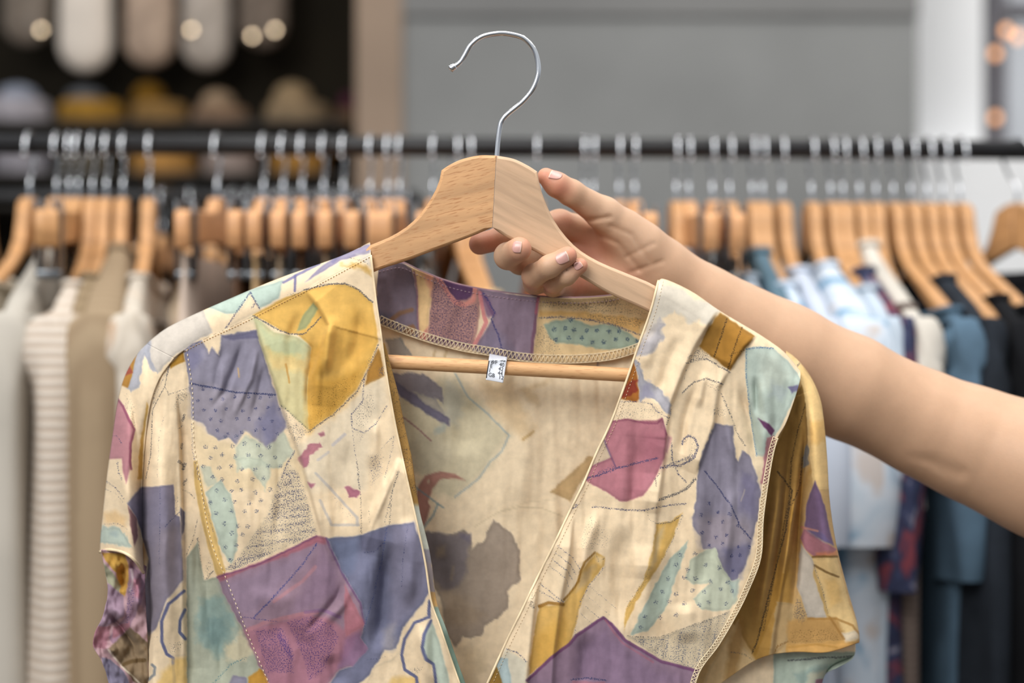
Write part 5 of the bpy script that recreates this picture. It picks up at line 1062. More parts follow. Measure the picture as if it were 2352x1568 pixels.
SIL_L = catmull([(850, 558), (780, 590), (640, 640), (520, 690), (430, 730), (380, 756), (340, 787), (310, 822), (285, 870), (270, 930), (258, 1010), (248, 1080), (240, 1150), (232, 1230), (230, 1268)], 6)
SEAM_L = catmull([(400, 822), (424, 804), (480, 775), (560, 738), (640, 697), (720, 657), (800, 614), (852, 586)], 6)
ARMH_L = catmull([(424, 802), (437, 900), (440, 1010), (452, 1090), (478, 1235), (515, 1330), (562, 1450), (612, 1568), (640, 1640)], 6)
PLK_L = catmull([(852, 586), (858, 640), (865, 700), (874, 760), (886, 850), (905, 960), (926, 1060), (946, 1150), (964, 1230), (978, 1300), (990, 1380), (1011, 1440), (1031, 1500), (1055, 1568), (1080, 1640)], 6)
TOP_R = catmull([(1512, 645), (1524, 641), (1560, 655), (1600, 677), (1650, 712), (1700, 742), (1750, 772), (1800, 808), (1838, 852)], 6)
SIL_R = catmull([(1512, 640), (1590, 668), (1650, 711), (1720, 752), (1800, 800), (1850, 848), (1880, 905), (1891, 960), (1899, 1050), (1905, 1150), (1920, 1250), (1945, 1350), (1968, 1430), (1973, 1475), (1960, 1505), (1900, 1540), (1870, 1640)], 6)
PLK_R = catmull([(1512, 645), (1494, 715), (1464, 800), (1440, 870), (1404, 968), (1370, 1040), (1340, 1110), (1308, 1175), (1270, 1255), (1230, 1335), (1200, 1398), (1160, 1480), (1120, 1568), (1085, 1640)], 6)
ARMH_R = catmull([(1838, 852), (1836, 880), (1808, 965), (1782, 1015), (1766, 1090), (1752, 1190), (1746, 1280), (1718, 1355), (1690, 1412), (1650, 1480), (1604, 1545), (1580, 1640)], 6)


def coons(top, bot, left, right, nu, nv):
    c0, c1, d0, d1 = resample(top, nu), resample(bot, nu), resample(left, nv), resample(right, nv)
    u = np.linspace(0, 1, nu)[None, :, None]; v = np.linspace(0, 1, nv)[:, None, None]
    S = (1 - v) * c0[None] + v * c1[None] + (1 - u) * d0[:, None] + u * d1[:, None]
    S = S - ((1 - u) * (1 - v) * c0[0] + u * (1 - v) * c0[-1] + (1 - u) * v * c1[0] + u * v * c1[-1])
    return S.reshape(-1, 2)


def fold(P, pts, w, amp):
    d, s, _ = seg_d(P, pts); q = np.clip(np.minimum(_ , 1 - _) / .32, 0, 1); return 1.35 * amp * np.exp(-(d / w) ** 2) * q * q * (3 - 2 * q)


def step(P, pts, amp, w=3.0, L=80.0):
    """pleat: cloth on the right of the line stands amp further away (negative: nearer), easing off over L px"""
    pts = np.asarray(pts, float)
    d, s, t = seg_d(P, pts)
    e = np.clip(t * 8, 0, 1) * np.clip((1 - t) * 6, 0, 1)
    s = np.where(np.abs(s) < d * .7, np.sign(s) * d, s)
    return 1.25 * amp * .5 * (1 + np.tanh(s / w)) * np.exp(-np.clip(s, 0, None) / L) * e


def drape(P, s=0, a=.0028):
    x, y = P[:, 0], P[:, 1]
    return a * fbm(x / 46 + .25 * fbm(x / 200, y / 200, s + 5), y / 420, s + 1, 3) * 1.5 + .0007 * fbm(x / 24, y / 60, s + 2, 3)


def rounding(P, sil, R, h):
    d, _, _ = seg_d(P, sil)
    q = np.clip(1 - d / R, 0, 1)
    return h * (1 - np.sqrt(np.clip(1 - q * q, 0, 1)))


def depth_left(P):
    x, y = P[:, 0], P[:, 1]
    Y = hang_y(np.maximum(x, 480)) - .0085 - .010 * np.clip((y - 700) / 500, 0, 1)
    hx = np.clip((470 - x) / 130, 0, 1)
    Y += rounding(P, SIL_L, 46 + 29 * hx, .0125 + .0155 * hx)
    Y += np.clip((330 - x) / 100, 0, 1) ** 1.5 * .010
    f = drape(P, 1)
    m = np.clip((y - 640) / 200, 0.15, 1)
    f *= m
    f += step(P, [(582, 725), (612, 830), (648, 935), (690, 1050), (735, 1210), (760, 1290)], -.0042, 3, 70)
    f += step(P, [(701, 667), (730, 705), (754, 746), (738, 800), (712, 870), (706, 930)], -.0045, 3.5, 60) + fold(P, [(765, 720), (752, 800), (742, 870)], 13, -.004) + fold(P, [(722, 760), (714, 860), (710, 960)], 11, .0035)
    for pts, w, a in [([(520, 780), (500, 850), (490, 920)], 9, .0016), ([(565, 770), (540, 840), (515, 900), (480, 950)], 8, .0022), ([(592, 790), (575, 870), (552, 920), (530, 970)], 7, -.0020), ([(610, 830), (590, 920), (575, 980)], 9, .0018), ([(470, 800), (462, 900)], 10, -.0012), ([(690, 710), (665, 780), (668, 870)], 12, .0018), ([(830, 700), (820, 790), (790, 860)], 16, .0020),
                     ([(640, 1000), (650, 1150), (640, 1250)], 16, .0025), ([(570, 1010), (565, 1150), (590, 1290)], 18, -.0028), ([(800, 1000), (790, 1120), (800, 1230)], 22, .0022), ([(860, 960), (855, 1080)], 16, -.0025),
                     ([(903, 1075), (872, 1150), (840, 1225)], 9, -.0025), ([(893, 1240), (885, 1330), (878, 1420), (858, 1500)], 20, .0085), ([(930, 1180), (945, 1290), (935, 1400)], 22, -.0045), ([(836, 1260), (822, 1400), (838, 1500)], 24, -.004), ([(960, 1420), (975, 1500), (1000, 1600)], 14, -.003),
                     ([(796, 1318), (775, 1370), (742, 1410), (694, 1462)], 8, .0018), ([(812, 1330), (790, 1385), (750, 1432)], 10, -.0024), ([(560, 1360), (640, 1380), (700, 1360)], 20, -.0012), ([(600, 1480), (650, 1440), (700, 1480), (720, 1600)], 22, .002), ([(760, 1500), (780, 1580)], 18, .0022)]:
        f += fold(P, pts, w, a)
    f += step(P, [(915, 1050), (885, 1130), (850, 1210), (835, 1270)], -.0035, 3, 60)
    return Y + f


def depth_sleeve_l(P):
    Y = depth_left(P)
    Y += fold(P, [(352, 900), (340, 950), (332, 1000), (326, 1120), (328, 1230), (340, 1330), (348, 1450), (345, 1600)], 15, .0135)
    Y += fold(P, [(380, 930), (374, 980), (372, 1080), (376, 1250), (384, 1400), (390, 1600)], 24, -.006)
    Y += step(P, [(404, 905), (409, 950), (413, 1000), (418, 1150), (421, 1300), (425, 1450), (428, 1660)], .0055, 3, 140)
    Y += fold(P, [(455, 1180), (470, 1300), (500, 1450), (520, 1600)], 22, .004) + fold(P, [(446, 960), (450, 1100)], 12, -.002)
    Y += fold(P, [(285, 900), (290, 1000), (284, 1100), (296, 1220)], 18, -.004) + fold(P, [(308, 880), (312, 1000), (308, 1150)], 9, .003)
    return Y


def depth_right(P):
    x, y = P[:, 0], P[:, 1]
    Y = hang_y(np.clip(x, 1140, 1760)) - .0088 - .010 * np.clip((y - 760) / 500, 0, 1)
    Y += rounding(P, np.asarray(TOP_R), 40, .0125)
    f = drape(P, 31) * np.clip((y - 700) / 200, .15, 1)
    f += step(P, [(1530, 1010), (1535, 960), (1542, 926), (1570, 853), (1600, 791), (1628, 745), (1652, 708)], -.0042, 3, 70)
    f += step(P, [(1512, 1180), (1522, 1090), (1530, 1010), (1533, 970)], -.0035, 3, 60)
    f += step(P, [(1598, 1090), (1610, 1060), (1640, 972), (1652, 889), (1664, 868), (1678, 846)], -.0036, 3, 60)
    f += step(P, [(1678, 850), (1690, 826), (1710, 798), (1740, 768)], -.0030, 3, 40)
    f += step(P, [(1500, 1330), (1507, 1200), (1520, 1090)], -.0030, 4, 60)
    for pts, w, a in [([(1690, 870), (1720, 960), (1745, 1080)], 13, .0034), ([(1660, 900), (1672, 1000), (1700, 1090)], 12, -.002), ([(1755, 850), (1765, 950), (1752, 1060)], 14, -.0030), ([(1735, 860), (1740, 960)], 8, .002), ([(1595, 880), (1575, 960), (1560, 1060)], 11, .0026), ([(1620, 850), (1602, 940)], 9, -.002), ([(1560, 760), (1530, 860), (1500, 930)], 16, .0022), ([(1500, 760), (1480, 850)], 14, -.0018), ([(1470, 990), (1462, 1100), (1440, 1200)], 15, .0018),
                     ([(1430, 1200), (1420, 1320), (1425, 1450)], 22, .0038), ([(1470, 1240), (1480, 1360), (1470, 1480)], 24, -.0035), ([(1520, 1260), (1515, 1400), (1540, 1540)], 20, .0035), ([(1570, 1380), (1580, 1480)], 22, -.003), ([(1640, 1120), (1625, 1250), (1600, 1400)], 20, .0028), ([(1680, 1100), (1672, 1230), (1655, 1330)], 14, -.0030), ([(1380, 1160), (1345, 1260), (1330, 1350)], 13, -.0028), ([(1350, 1450), (1330, 1600)], 22, .003)]:
        f += fold(P, pts, w, a)
    f += step(P, [(1266, 1640), (1273, 1506), (1290, 1380), (1309, 1281), (1315, 1215), (1318, 1180)], -.0052, 3, 60)
    f += step(P, [(1200, 1640), (1212, 1560), (1224, 1440), (1232, 1365), (1240, 1330)], -.0045, 3, 50)
    return Y + f


def depth_sleeve_r(P):
    x, y = P[:, 0], P[:, 1]
    Y = .862 + .004 * np.clip((y - 900) / 600, 0, 1) + 0 * x
    Y += rounding(P, SIL_R, 34, .014)
    roll = [(1838, 848), (1862, 900), (1876, 1000), (1882, 1100), (1896, 1220), (1915, 1330), (1930, 1420)]
    Y += fold(P, roll, 30, -.012)
    Y += fold(P, [(1848, 900), (1852, 1000), (1846, 1080), (1836, 1200), (1828, 1330), (1815, 1440)], 9, .006)
    Y += fold(P, [(1822, 960), (1806, 1100), (1792, 1250), (1770, 1420)], 12, .005) + fold(P, [(1800, 1060), (1780, 1200), (1755, 1350), (1735, 1480)], 10, -.006) + fold(P, [(1830, 1100), (1815, 1230), (1800, 1340)], 8, -.004)
    Y += step(P, [(1770, 1540), (1782, 1440), (1800, 1330), (1815, 1220), (1830, 1130)], -.004, 3, 40)
    return Y + drape(P, 51, .0014)


blouse = empty('blouse', W(1176, 1200, .85), 'cream summer blouse printed with purple, gold and mint shapes, held up on the wooden hanger', 'blouse')
M_cloth = cloth_print_mat('printed_cotton', trans=.18)
M_cloth_in = cloth_print_mat('printed_cotton_inside', trans=.12)
PX = 2.5


def panel(name, top, bot, left, right, depth, shapes, base=CREAM, mat=None, px=PX, label=None, thick=.0005, fade=0.0):
    lu = max(np.linalg.norm(np.diff(np.asarray(c, float), axis=0), axis=1).sum() for c in (top, bot))
    lv = max(np.linalg.norm(np.diff(np.asarray(c, float), axis=0), axis=1).sum() for c in (left, right))
    nu = max(6, int(lu / px)); nv = max(6, int(lv / px))
    P = coons(top, bot, left, right, nu, nv)
    Yd = depth(P)
    V = W(P[:, 0], P[:, 1], Yd)
    o = mesh_obj(name, V, grid_faces(nu, nv), mat or M_cloth, blouse)
    P_ = P.copy()
    if name == 'neck_facing': P_[:, 1] -= 10 * np.clip((P[:, 1] - 660) / 100, 0, 1)   # print runs on to the stitched edge
    col, sk = paint(P_, base, shapes)
    lum = (col @ np.array([.3, .55, .15]))[:, None]
    warm = np.clip((col[:, :1] - col[:, 2:] - 30) / 40, 0, 1) * np.clip((col[:, 1:2] - col[:, 2:]) / 25, 0, 1)   # creams, golds and browns keep their strength
    ds = .04 + .27 * (1 - warm); col = col * (1 - ds) + lum * np.array([1.03, 1.0, .96]) * ds
    if fade:
        col = col * (1 - fade) + np.array(CREAM) * .96 * fade; sk[:, 3] *= (1 - fade)
    me = o.data
    a = me.attributes.new('print', 'FLOAT_COLOR', 'POINT'); a.data.foreach_set('color', np.concatenate([lin(col) ** .93, np.ones((len(P), 1))], 1).astype(np.float32).ravel())
    a = me.attributes.new('sketch', 'FLOAT_COLOR', 'POINT'); a.data.foreach_set('color', np.concatenate([lin(sk[:, :3]), sk[:, 3:]], 1).astype(np.float32).ravel())
    a = me.attributes.new('cloth', 'FLOAT_VECTOR', 'POINT'); a.data.foreach_set('vector', np.concatenate([P / 100.0, np.zeros((len(P), 1))], 1).astype(np.float32).ravel())
    if thick:
        md = o.modifiers.new('cloth', 'SOLIDIFY'); md.thickness = thick; md.offset = 0
    if label: o['label'] = label
    return o, P, Yd


def cut(curve, y0=None, y1=None):
    c = np.asarray(curve, float)
    m = np.ones(len(c), bool)
    if y0 is not None: m &= c[:, 1] >= y0
    if y1 is not None: m &= c[:, 1] <= y1
    return c[m]

# --- left half (photo left)
yoke_top = catmull([(338, 790), (345, 783), (380, 756), (430, 730), (520, 690), (640, 640), (780, 590), (850, 557)], 6)
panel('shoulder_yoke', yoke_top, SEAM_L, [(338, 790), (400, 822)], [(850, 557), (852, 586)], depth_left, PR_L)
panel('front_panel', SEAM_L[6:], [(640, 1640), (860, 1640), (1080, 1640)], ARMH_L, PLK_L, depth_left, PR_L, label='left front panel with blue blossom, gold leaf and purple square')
sl_left = np.concatenate([[(338, 790)], cut(SIL_L, 800)])
sl_right = catmull([(400, 822), (366, 870), (345, 930), (334, 1010), (326, 1130), (326, 1220), (330, 1316)], 6)
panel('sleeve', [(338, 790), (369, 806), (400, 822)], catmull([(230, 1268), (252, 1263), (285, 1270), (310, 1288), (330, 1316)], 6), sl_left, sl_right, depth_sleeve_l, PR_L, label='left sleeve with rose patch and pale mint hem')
sp_left = catmull([(398, 812), (360, 868), (338, 930), (326, 1010), (318, 1130), (318, 1220), (322, 1316), (330, 1420), (335, 1540), (335, 1640)], 6)
sp_right = np.concatenate([[(432, 796)], np.asarray(ARMH_L)[1:] + np.array([10, 0])])
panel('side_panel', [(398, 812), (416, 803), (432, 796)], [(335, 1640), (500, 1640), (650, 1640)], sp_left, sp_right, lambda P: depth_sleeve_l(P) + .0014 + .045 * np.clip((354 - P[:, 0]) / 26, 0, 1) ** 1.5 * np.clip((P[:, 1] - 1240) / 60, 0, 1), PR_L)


def depth_lining(P):
    x, y = P[:, 0], P[:, 1]
    return .858 + .006 * fbm(x / 30, y / 44, 71, 2) + .004 * fbm(x / 14, y / 26, 72, 2) + fold(P, [(300, 1300), (318, 1360), (312, 1420)], 14, -.010) + fold(P, [(240, 1400), (280, 1440), (320, 1500)], 10, .008) + fold(P, [(280, 1290), (285, 1360)], 12, .008) + fold(P, [(235, 1480), (270, 1500)], 10, -.006)
panel('sleeve_lining', [(232, 1262), (280, 1264), (336, 1300)], [(262, 1640), (345, 1640)], catmull([(232, 1262), (243, 1320), (248, 1360), (236, 1415), (219, 1450), (215, 1484), (232, 1515), (248, 1560), (262, 1640)], 6), catmull([(336, 1300), (333, 1350), (338, 1450), (342, 1568), (345, 1640)], 6), depth_lining, PR_LI, base=(200, 150, 160), label='crumpled inside of the left sleeve, mauve and gold')

# --- right half
panel('front_panel', TOP_R, [(1085, 1640), (1330, 1640), (1580, 1640)], PLK_R, ARMH_R, depth_right, PR_R, label='right front panel with rose cup shape and blue blossom')
rs_left = catmull([(1806, 812), (1815, 880), (1786, 960), (1760, 1020), (1742, 1090), (1728, 1190), (1720, 1280), (1690, 1355), (1660, 1412), (1620, 1480), (1574, 1545), (1540, 1640)], 6)
rs_right = np.concatenate([[(1806, 806)], cut(SIL_R[24:], 812, 1478)])
panel('sleeve', [(1806, 812), (1806, 809), (1806, 806)], catmull([(1540, 1640), (1640, 1580), (1740, 1515), (1820, 1499), (1900, 1500), (1974, 1478)], 6), rs_left, rs_right, depth_sleeve_r, PR_RS, base=(206, 168, 110), label='right sleeve turned half inside out, brown stripes and golden edge')
panel('sleeve_lining', catmull([(1640, 1470), (1740, 1450), (1880, 1440), (1965, 1470)], 6), catmull([(1660, 1660), (1780, 1660), (1860, 1640), (1880, 1600)], 6), [(1640, 1470), (1650, 1560), (1660, 1660)], catmull([(1965, 1470), (1960, 1508), (1925, 1532), (1895, 1548), (1880, 1600)], 6), lambda P: depth_sleeve_r(P) + .010, PR_CUFF, label='mint inside of the right sleeve hem')

# --- back panel, seen through the open front
NECK_B = catmull([(690, 640), (780, 622), (870, 612), (920, 603), (965, 622), (1040, 650), (1130, 668), (1240, 681), (1330, 684), (1400, 679), (1436, 673), (1500, 690), (1600, 720)], 6)
def depth_back(P):
    x, y = P[:, 0], P[:, 1]
    Y = .868 + .014 * np.clip((y - 620) / 700, 0, 1) + .004 * np.abs(x - 1140) / 600
    Y += drape(P, 91, .0016)
    Y += fold(P, [(1265, 1100), (1280, 1250), (1260, 1420)], 14, -.002) + fold(P, [(1080, 900), (1060, 1050)], 40, .003) + fold(P, [(1010, 1240), (1020, 1400)], 26, .003) + fold(P, [(1180, 860), (1210, 1000), (1190, 1200)], 40, -.003)
    return Y
def depth_back_full(P):
    x = P[:, 0]
    return depth_back(P) + .002 * np.clip((x - 1700) / 200, 0, 1)
back_top = np.concatenate([catmull([(340, 800), (450, 745), (560, 700)], 6), NECK_B, catmull([(1680, 752), (1760, 800), (1850, 890)], 6)])
bk_l = catmull([(340, 800), (300, 950), (290, 1150), (300, 1400), (330, 1640)], 6); bk_r = catmull([(1850, 890), (1872, 1100), (1860, 1400), (1840, 1640)], 6)
panel('back_panel', back_top, [(330, 1640), (1840, 1640)], bk_l, bk_r, depth_back_full, PR_BK, base=(252, 229, 190), mat=M_cloth_in, px=3.2, label='inside of the back panel with faded print')

# --- back neck facing with overlocked lower edge
FC_BOT = catmull([(858, 732), (875, 744), (930, 766), (990, 786), (1060, 804), (1120, 814), (1180, 825), (1240, 831), (1320, 832), (1400, 825), (1455, 810), (1490, 795)], 6)
fc_top = cut(NECK_B[12:-8], None, None)
fc_top = np.array([p for p in NECK_B if 858 <= p[0] <= 1496])
def depth_facing(P):
    return depth_back(P) - .0032 - .0012 * np.clip((P[:, 1] - 700) / 100, 0, 1) + .0010 * fbm(P[:, 0] / 60, P[:, 1] / 80, 77)
panel('neck_facing', fc_top, FC_BOT, [fc_top[0], FC_BOT[0]], [fc_top[-1], FC_BOT[-1]], depth_facing, PR_FC, label='purple and mint back neck facing')

# --- narrow facing turned in along the left front opening
pf_l = np.asarray(cut(PLK_L, 775, 1645)); n_ = len(pf_l)
wd = np.interp(pf_l[:, 1], [775, 800, 900, 1050, 1120, 1180, 1260, 1400, 1640], [2, 8, 20, 22, 16, 12, 15, 12, 14])
pf_r = pf_l + np.stack([wd, np.zeros(n_)], -1)
panel('front_facing', [pf_l[0], pf_r[0]], [pf_l[-1], pf_r[-1]], pf_l, pf_r, lambda P: depth_left(P) + .003 + .0035 * np.clip((P[:, 0] - np.interp(P[:, 1], pf_l[:, 1], pf_l[:, 0])) / 20, 0, 1), PR_PF, base=(222, 190, 138), label='brown turned-in facing along the left front edge')

# --- seams and stitching
M_thread = simple_mat('cream_thread', (236, 218, 184), .9, var=.03, scale=200, spec=.1)
M_trim = simple_mat('cream_edge', (230, 208, 172), .9, var=.06, scale=120, spec=.1)
M_trim_r = simple_mat('mauve_edge', (196, 150, 150), .9, var=.06, scale=120, spec=.1)


def on(curve, depth, off, n=None):
    c = np.asarray(curve, float)
    if n: c = resample(c, n)
    return W(c[:, 0], c[:, 1], depth(c) + off)

MB().tube(on(PLK_L, depth_left, -.0002, 150), .0006, 8).build('front_edge', M_trim, blouse)
MB().tube(on(PLK_R, depth_right, -.0002, 150), .0007, 8).build('front_edge', M_trim, blouse)
MB().tube(on(fc_top, depth_facing, .0008, 120), .0008, 8).build('neck_edge', simple_mat('neck_edge', (150, 120, 128), .9, var=.2, scale=60), blouse)
MB().tube(on(catmull([(230, 1267), (252, 1262), (285, 1269), (310, 1287), (330, 1315)], 6), depth_sleeve_l, -.0002, 40), .0009, 8).build('sleeve_hem', M_trim, blouse)


def dashes(curve, depth, off, pitch, duty, r, shift=(0, 0)):
    c = np.asarray(curve, float) + np.array(shift)
    L = np.linalg.norm(np.diff(c, axis=0), axis=1).sum(); n = int(L / pitch)
    q = resample(c, n * 4 + 1); mb = MB()
    w = W(q[:, 0], q[:, 1], depth(q) + off)
    for i in range(n):
        s = w[i * 4:i * 4 + 1 + max(1, int(4 * duty))]
        if len(s) > 1: mb.tube(s, r, 5)
    return mb
dashes(ARMH_L, depth_left, -.0006, 11, .6, .00022, (5, 0)).build('seam_stitching', M_thread, blouse)
dashes(np.asarray(SEAM_L)[6:], depth_left, -.0006, 7, .5, .00020, (0, 3)).build('seam_stitching', simple_mat('tan_thread', (176, 140, 88), .9), blouse)
dashes(PLK_R, depth_right, -.0006, 8, .6, .00014, (12, 0)).build('seam_stitching', simple_mat('grey_thread', (206, 184, 150), .9), blouse)
dashes(fc_top, depth_facing, -.0005, 9, .55, .0002, (0, 12)).build('seam_stitching', simple_mat('mauve_thread', (176, 150, 160), .9), blouse)


def overlock(curve, depth, off, width, pitch, r, side=1):
    """looped edge stitch: zigzag loops over the cut edge plus the straight needle thread"""
    c = np.asarray(curve, float)
    L = np.linalg.norm(np.diff(c, axis=0), axis=1).sum(); n = int(L / pitch)
    q = resample(c, n * 8 + 1)
    tg = np.gradient(q, axis=0); tg /= np.linalg.norm(tg, axis=1)[:, None]
    nn = np.stack([tg[:, 1], -tg[:, 0]], -1) * side
    t = np.arange(len(q)) / 8.0
    rs = np.random.RandomState(3)
    amp = width * (1 + .12 * np.interp(t, np.arange(n + 1), rs.uniform(-1, 1, n + 1)))
    z = q + nn * (amp * (.5 - .5 * np.cos(2 * np.pi * t)))[:, None] + tg * (pitch * .35 * np.sin(4 * np.pi * t))[:, None]
    mb = MB()
    mb.tube(W(z[:, 0], z[:, 1], depth(z) + off - .0004 * np.sin(2 * np.pi * t) ** 2), r, 5)
    e = q + nn * width
    mb.tube(W(e[:, 0], e[:, 1], depth(e) + off - .0002), r * .9, 5)
    e = q - nn * 1.5
    mb.tube(W(e[:, 0], e[:, 1], depth(e) + off), r * 1.3, 5)
    return mb
overlock([p for p in FC_BOT if 866 < p[0] < 1486], depth_facing, -.0007, 17, 9.5, .00022, side=1).build('overlock_stitching', M_thread, blouse)
overlock(cut(ARMH_R, 1000), depth_right, -.0008, 10, 8, .00024, side=-1).build('overlock_stitching', M_thread, blouse)

# --- size label sewn under the facing, hanging in front of the hanger's rod
lab_px = np.array([[1124.5, 812], [1165, 820], [1155.5, 879], [1116, 872]])
m_lab = simple_mat('white_satin', (226, 230, 238), .55, var=.02, scale=80)
nu, nv = 12, 48
P = np.array([(1 - v) * ((1 - u) * lab_px[0] + u * lab_px[1]) + v * ((1 - u) * lab_px[3] + u * lab_px[2]) for v in np.linspace(0, 1, nv) for u in np.linspace(0, 1, nu)])
ROD_Y = .8475
def depth_label(P):
    v = (P[:, 1] - 812) / 62; u = (P[:, 0] - 1120) / 40
    d0 = float(depth_facing(np.array([[1145., 815.]]))[0]) - .0012
    front = ROD_Y - .0062
    return np.where(v < .25, d0 + (front - d0) * np.clip(v / .25, 0, 1) ** .7, front + .001 * np.sin(v * 5)) + .0008 * np.sin(u * 3)
lab = mesh_obj('size_label', W(P[:, 0], P[:, 1], depth_label(P)), grid_faces(nu, nv), m_lab, blouse)
lab['label'] = 'white size label with black numbers'
md = lab.modifiers.new('cloth', 'SOLIDIFY'); md.thickness = .0003; md.offset = 0
m_ink_ = simple_mat('label_ink', (28, 32, 40), .8)


def lettering(rows):
    """text laid on the label: (string, px x, px y of baseline start, height px); glyph outlines from the built-in font"""
    ux = (lab_px[1] - lab_px[0]) / np.linalg.norm(lab_px[1] - lab_px[0]); uy = (lab_px[0] - lab_px[3]) / np.linalg.norm(lab_px[0] - lab_px[3])
    Vs, Fs = [], []
    for s, x, y, hpx in rows:
        cu = bpy.data.curves.new('glyphs', 'FONT'); cu.body = s; cu.size = 1.0; cu.resolution_u = 4
        tmp = bpy.data.objects.new('glyphs', cu)
        COL.objects.link(tmp)
        dg = bpy.context.evaluated_depsgraph_get()
        me = bpy.data.meshes.new_from_object(tmp.evaluated_get(dg))
        b = len(Vs)
        for v in me.vertices:
            Vs.append(np.array([x, y]) + ux * v.co.x * hpx * 1.38 * .92 + uy * v.co.y * hpx * 1.38)
        Fs += [tuple(i + b for i in p.vertices) for p in me.polygons]
        bpy.data.objects.remove(tmp); bpy.data.curves.remove(cu); bpy.data.meshes.remove(me)
    Q = np.array(Vs)
    return W(Q[:, 0], Q[:, 1], depth_label(Q) - .0005), Fs
rows = [('D', 1129, 822.5, 9.2), ('38', 1148.4, 828.5, 9.2), ('B/F', 1127, 833.6, 9.2), ('40', 1146.2, 840.2, 9.2), ('E', 1125, 843.8, 9.2), ('42', 1144.2, 850, 9.2), ('I', 1122.8, 853.5, 9.2), ('44', 1142.6, 859.8, 9.2), ('GB', 1121, 863.6, 9.2), ('12', 1144.5, 869.5, 9.2)]
V, F = lettering(rows)
lt = mesh_obj('lettering', V, F, m_ink_, lab, smooth=False)
stp = np.array([[1124.3, 812.5], [1126.3, 812.9], [1118, 868], [1116.2, 867.7]])
mesh_obj('edge_stripe', W(resample(np.array([stp[0], stp[3]]), 12)[:, 0].repeat(2) + np.tile([0, 2.0], 12), resample(np.array([stp[0], stp[3]]), 12)[:, 1].repeat(2), depth_label(np.repeat(resample(np.array([stp[0], stp[3]]), 12), 2, 0)) - .0003), [(2 * i, 2 * i + 1, 2 * i + 3, 2 * i + 2) for i in range(11)], m_ink_, lab)

# ================================================================== the hanger held up
hang = empty('clothes_hanger', W(1140, 360, .838), 'pale wooden hanger with chrome hook held up in the hand, wearing the printed blouse', 'clothes hanger')
HT = .0110


def board(top, bot, sgn, name, mat, label=None):
    """one arm: outline traced along top and back along the bottom, its own thickness and eased edges"""
    O = np.concatenate([resample(q, m)[:(-1 if i < len(top) + len(bot) - 1 else None)] for i, (q, m) in enumerate([(q, 34) for q in top] + [(q, 44) for q in bot])]); n = len(O)
    e = np.roll(O, -1, 0) - O; L = np.linalg.norm(e, axis=1)[:, None]; e = e / (L + 1e-9)
    area = .5 * np.sum(O[:, 0] * np.roll(O[:, 1], -1) - np.roll(O[:, 0], -1) * O[:, 1])
    nn = np.stack([e[:, 1], -e[:, 0]], -1) * (1 if area > 0 else -1)
    vn = nn + np.roll(nn, 1, 0); vn /= np.linalg.norm(vn, axis=1)[:, None] + 1e-9
    rings = [(-HT / 2, 6.5), (-HT / 2 + .0004, 3.2), (-HT / 2 + .0014, 0.6), (-HT / 2 + .0024, 0), (HT / 2 - .0024, 0), (HT / 2 - .0014, .6), (HT / 2 - .0004, 3.2), (HT / 2, 6.5)]
    # no inset along the centre joint
    keep = np.where(np.abs(O[:, 0] - np.interp(O[:, 1], [357, 522], [1140, 1131])) < 1.5, 0.0, 1.0)
    V = []; F = []
    for dy, ins in rings:
        Q = O - vn * (ins * keep)[:, None]
        V.append(W(Q[:, 0], Q[:, 1], hang_y(Q[:, 0]) + dy))
    V = np.concatenate(V)
    for i in range(len(rings) - 1):
        for k in range(n): F.append((i * n + k, i * n + (k + 1) % n, (i + 1) * n + (k + 1) % n, (i + 1) * n + k))
    F.append(tuple(range(n - 1, -1, -1))); F.append(tuple((len(rings) - 1) * n + k for k in range(n)))
    o = mesh_obj(name, V, F, mat, hang, sharp=38, flat=[len(F) - 1, len(F) - 2])
    if label: o['label'] = label
    return o
jt = np.array([(1140, 357), (1131, 522)], float)
LT = ([catmull([(1139.6, 357), (1100, 357), (1060, 366), (1032, 379), (1014, 391)], 6), catmull([(1014, 391), (1010, 412), (999, 440), (982, 468), (960, 497), (930, 524), (890, 547), (850, 563), (836, 577), (800, 606), (700, 658), (560, 722), (440, 782), (415, 798)], 6)])
LB = catmull([(418, 806), (430, 812), (560, 762), (700, 696), (860, 624), (930, 600), (1000, 574), (1090, 540), (1130.6, 522)], 6)
RT = ([catmull([(1140.4, 357), (1180, 365), (1212, 380), (1234, 394)], 6), catmull([(1234, 394), (1241, 430), (1255, 470), (1280, 518), (1320, 565), (1370, 598), (1440, 628), (1503, 655), (1560, 696), (1600, 727), (1750, 820), (1800, 856), (1812, 878)], 6)])
RB_ = catmull([(1808, 898), (1795, 900), (1720, 858), (1600, 776), (1490, 716), (1400, 675), (1340, 640), (1230, 578), (1160, 543), (1131.4, 522)], 6)
board(LT, [LB], -1, 'arm', M_wood_l, 'left arm, warmer beech with dark flecks')
board(RT, [RB_], 1, 'arm', M_wood_r, 'right arm, paler with faint growth rings')
HK = catmull([(1139, 372), (1141, 357), (1144, 322), (1148, 292), (1153, 277), (1166, 262), (1200, 234), (1222, 207), (1235, 175), (1236, 145), (1226, 113), (1203, 88), (1170, 78), (1140, 77), (1106, 85), (1081, 104), (1066, 129), (1056, 144), (1040, 156)], 8)
MB().tube(W(HK[:, 0], HK[:, 1], .838), .00148, 14).build('hook', M_hook, hang)
cap = []
tip = resample(np.array([(1046, 151), (1033, 160)]), 9)
MB().tube(W(tip[:, 0], tip[:, 1], .838), np.array([.0016, .0021, .0023, .0019, .0024, .0019, .0024, .0020, .0008]), 14).build('hook_tip', M_hook, hang)
rodp = resample(np.array([(455, 806), (1176, 846), (1800, 881)]), 60)
wob = rodp
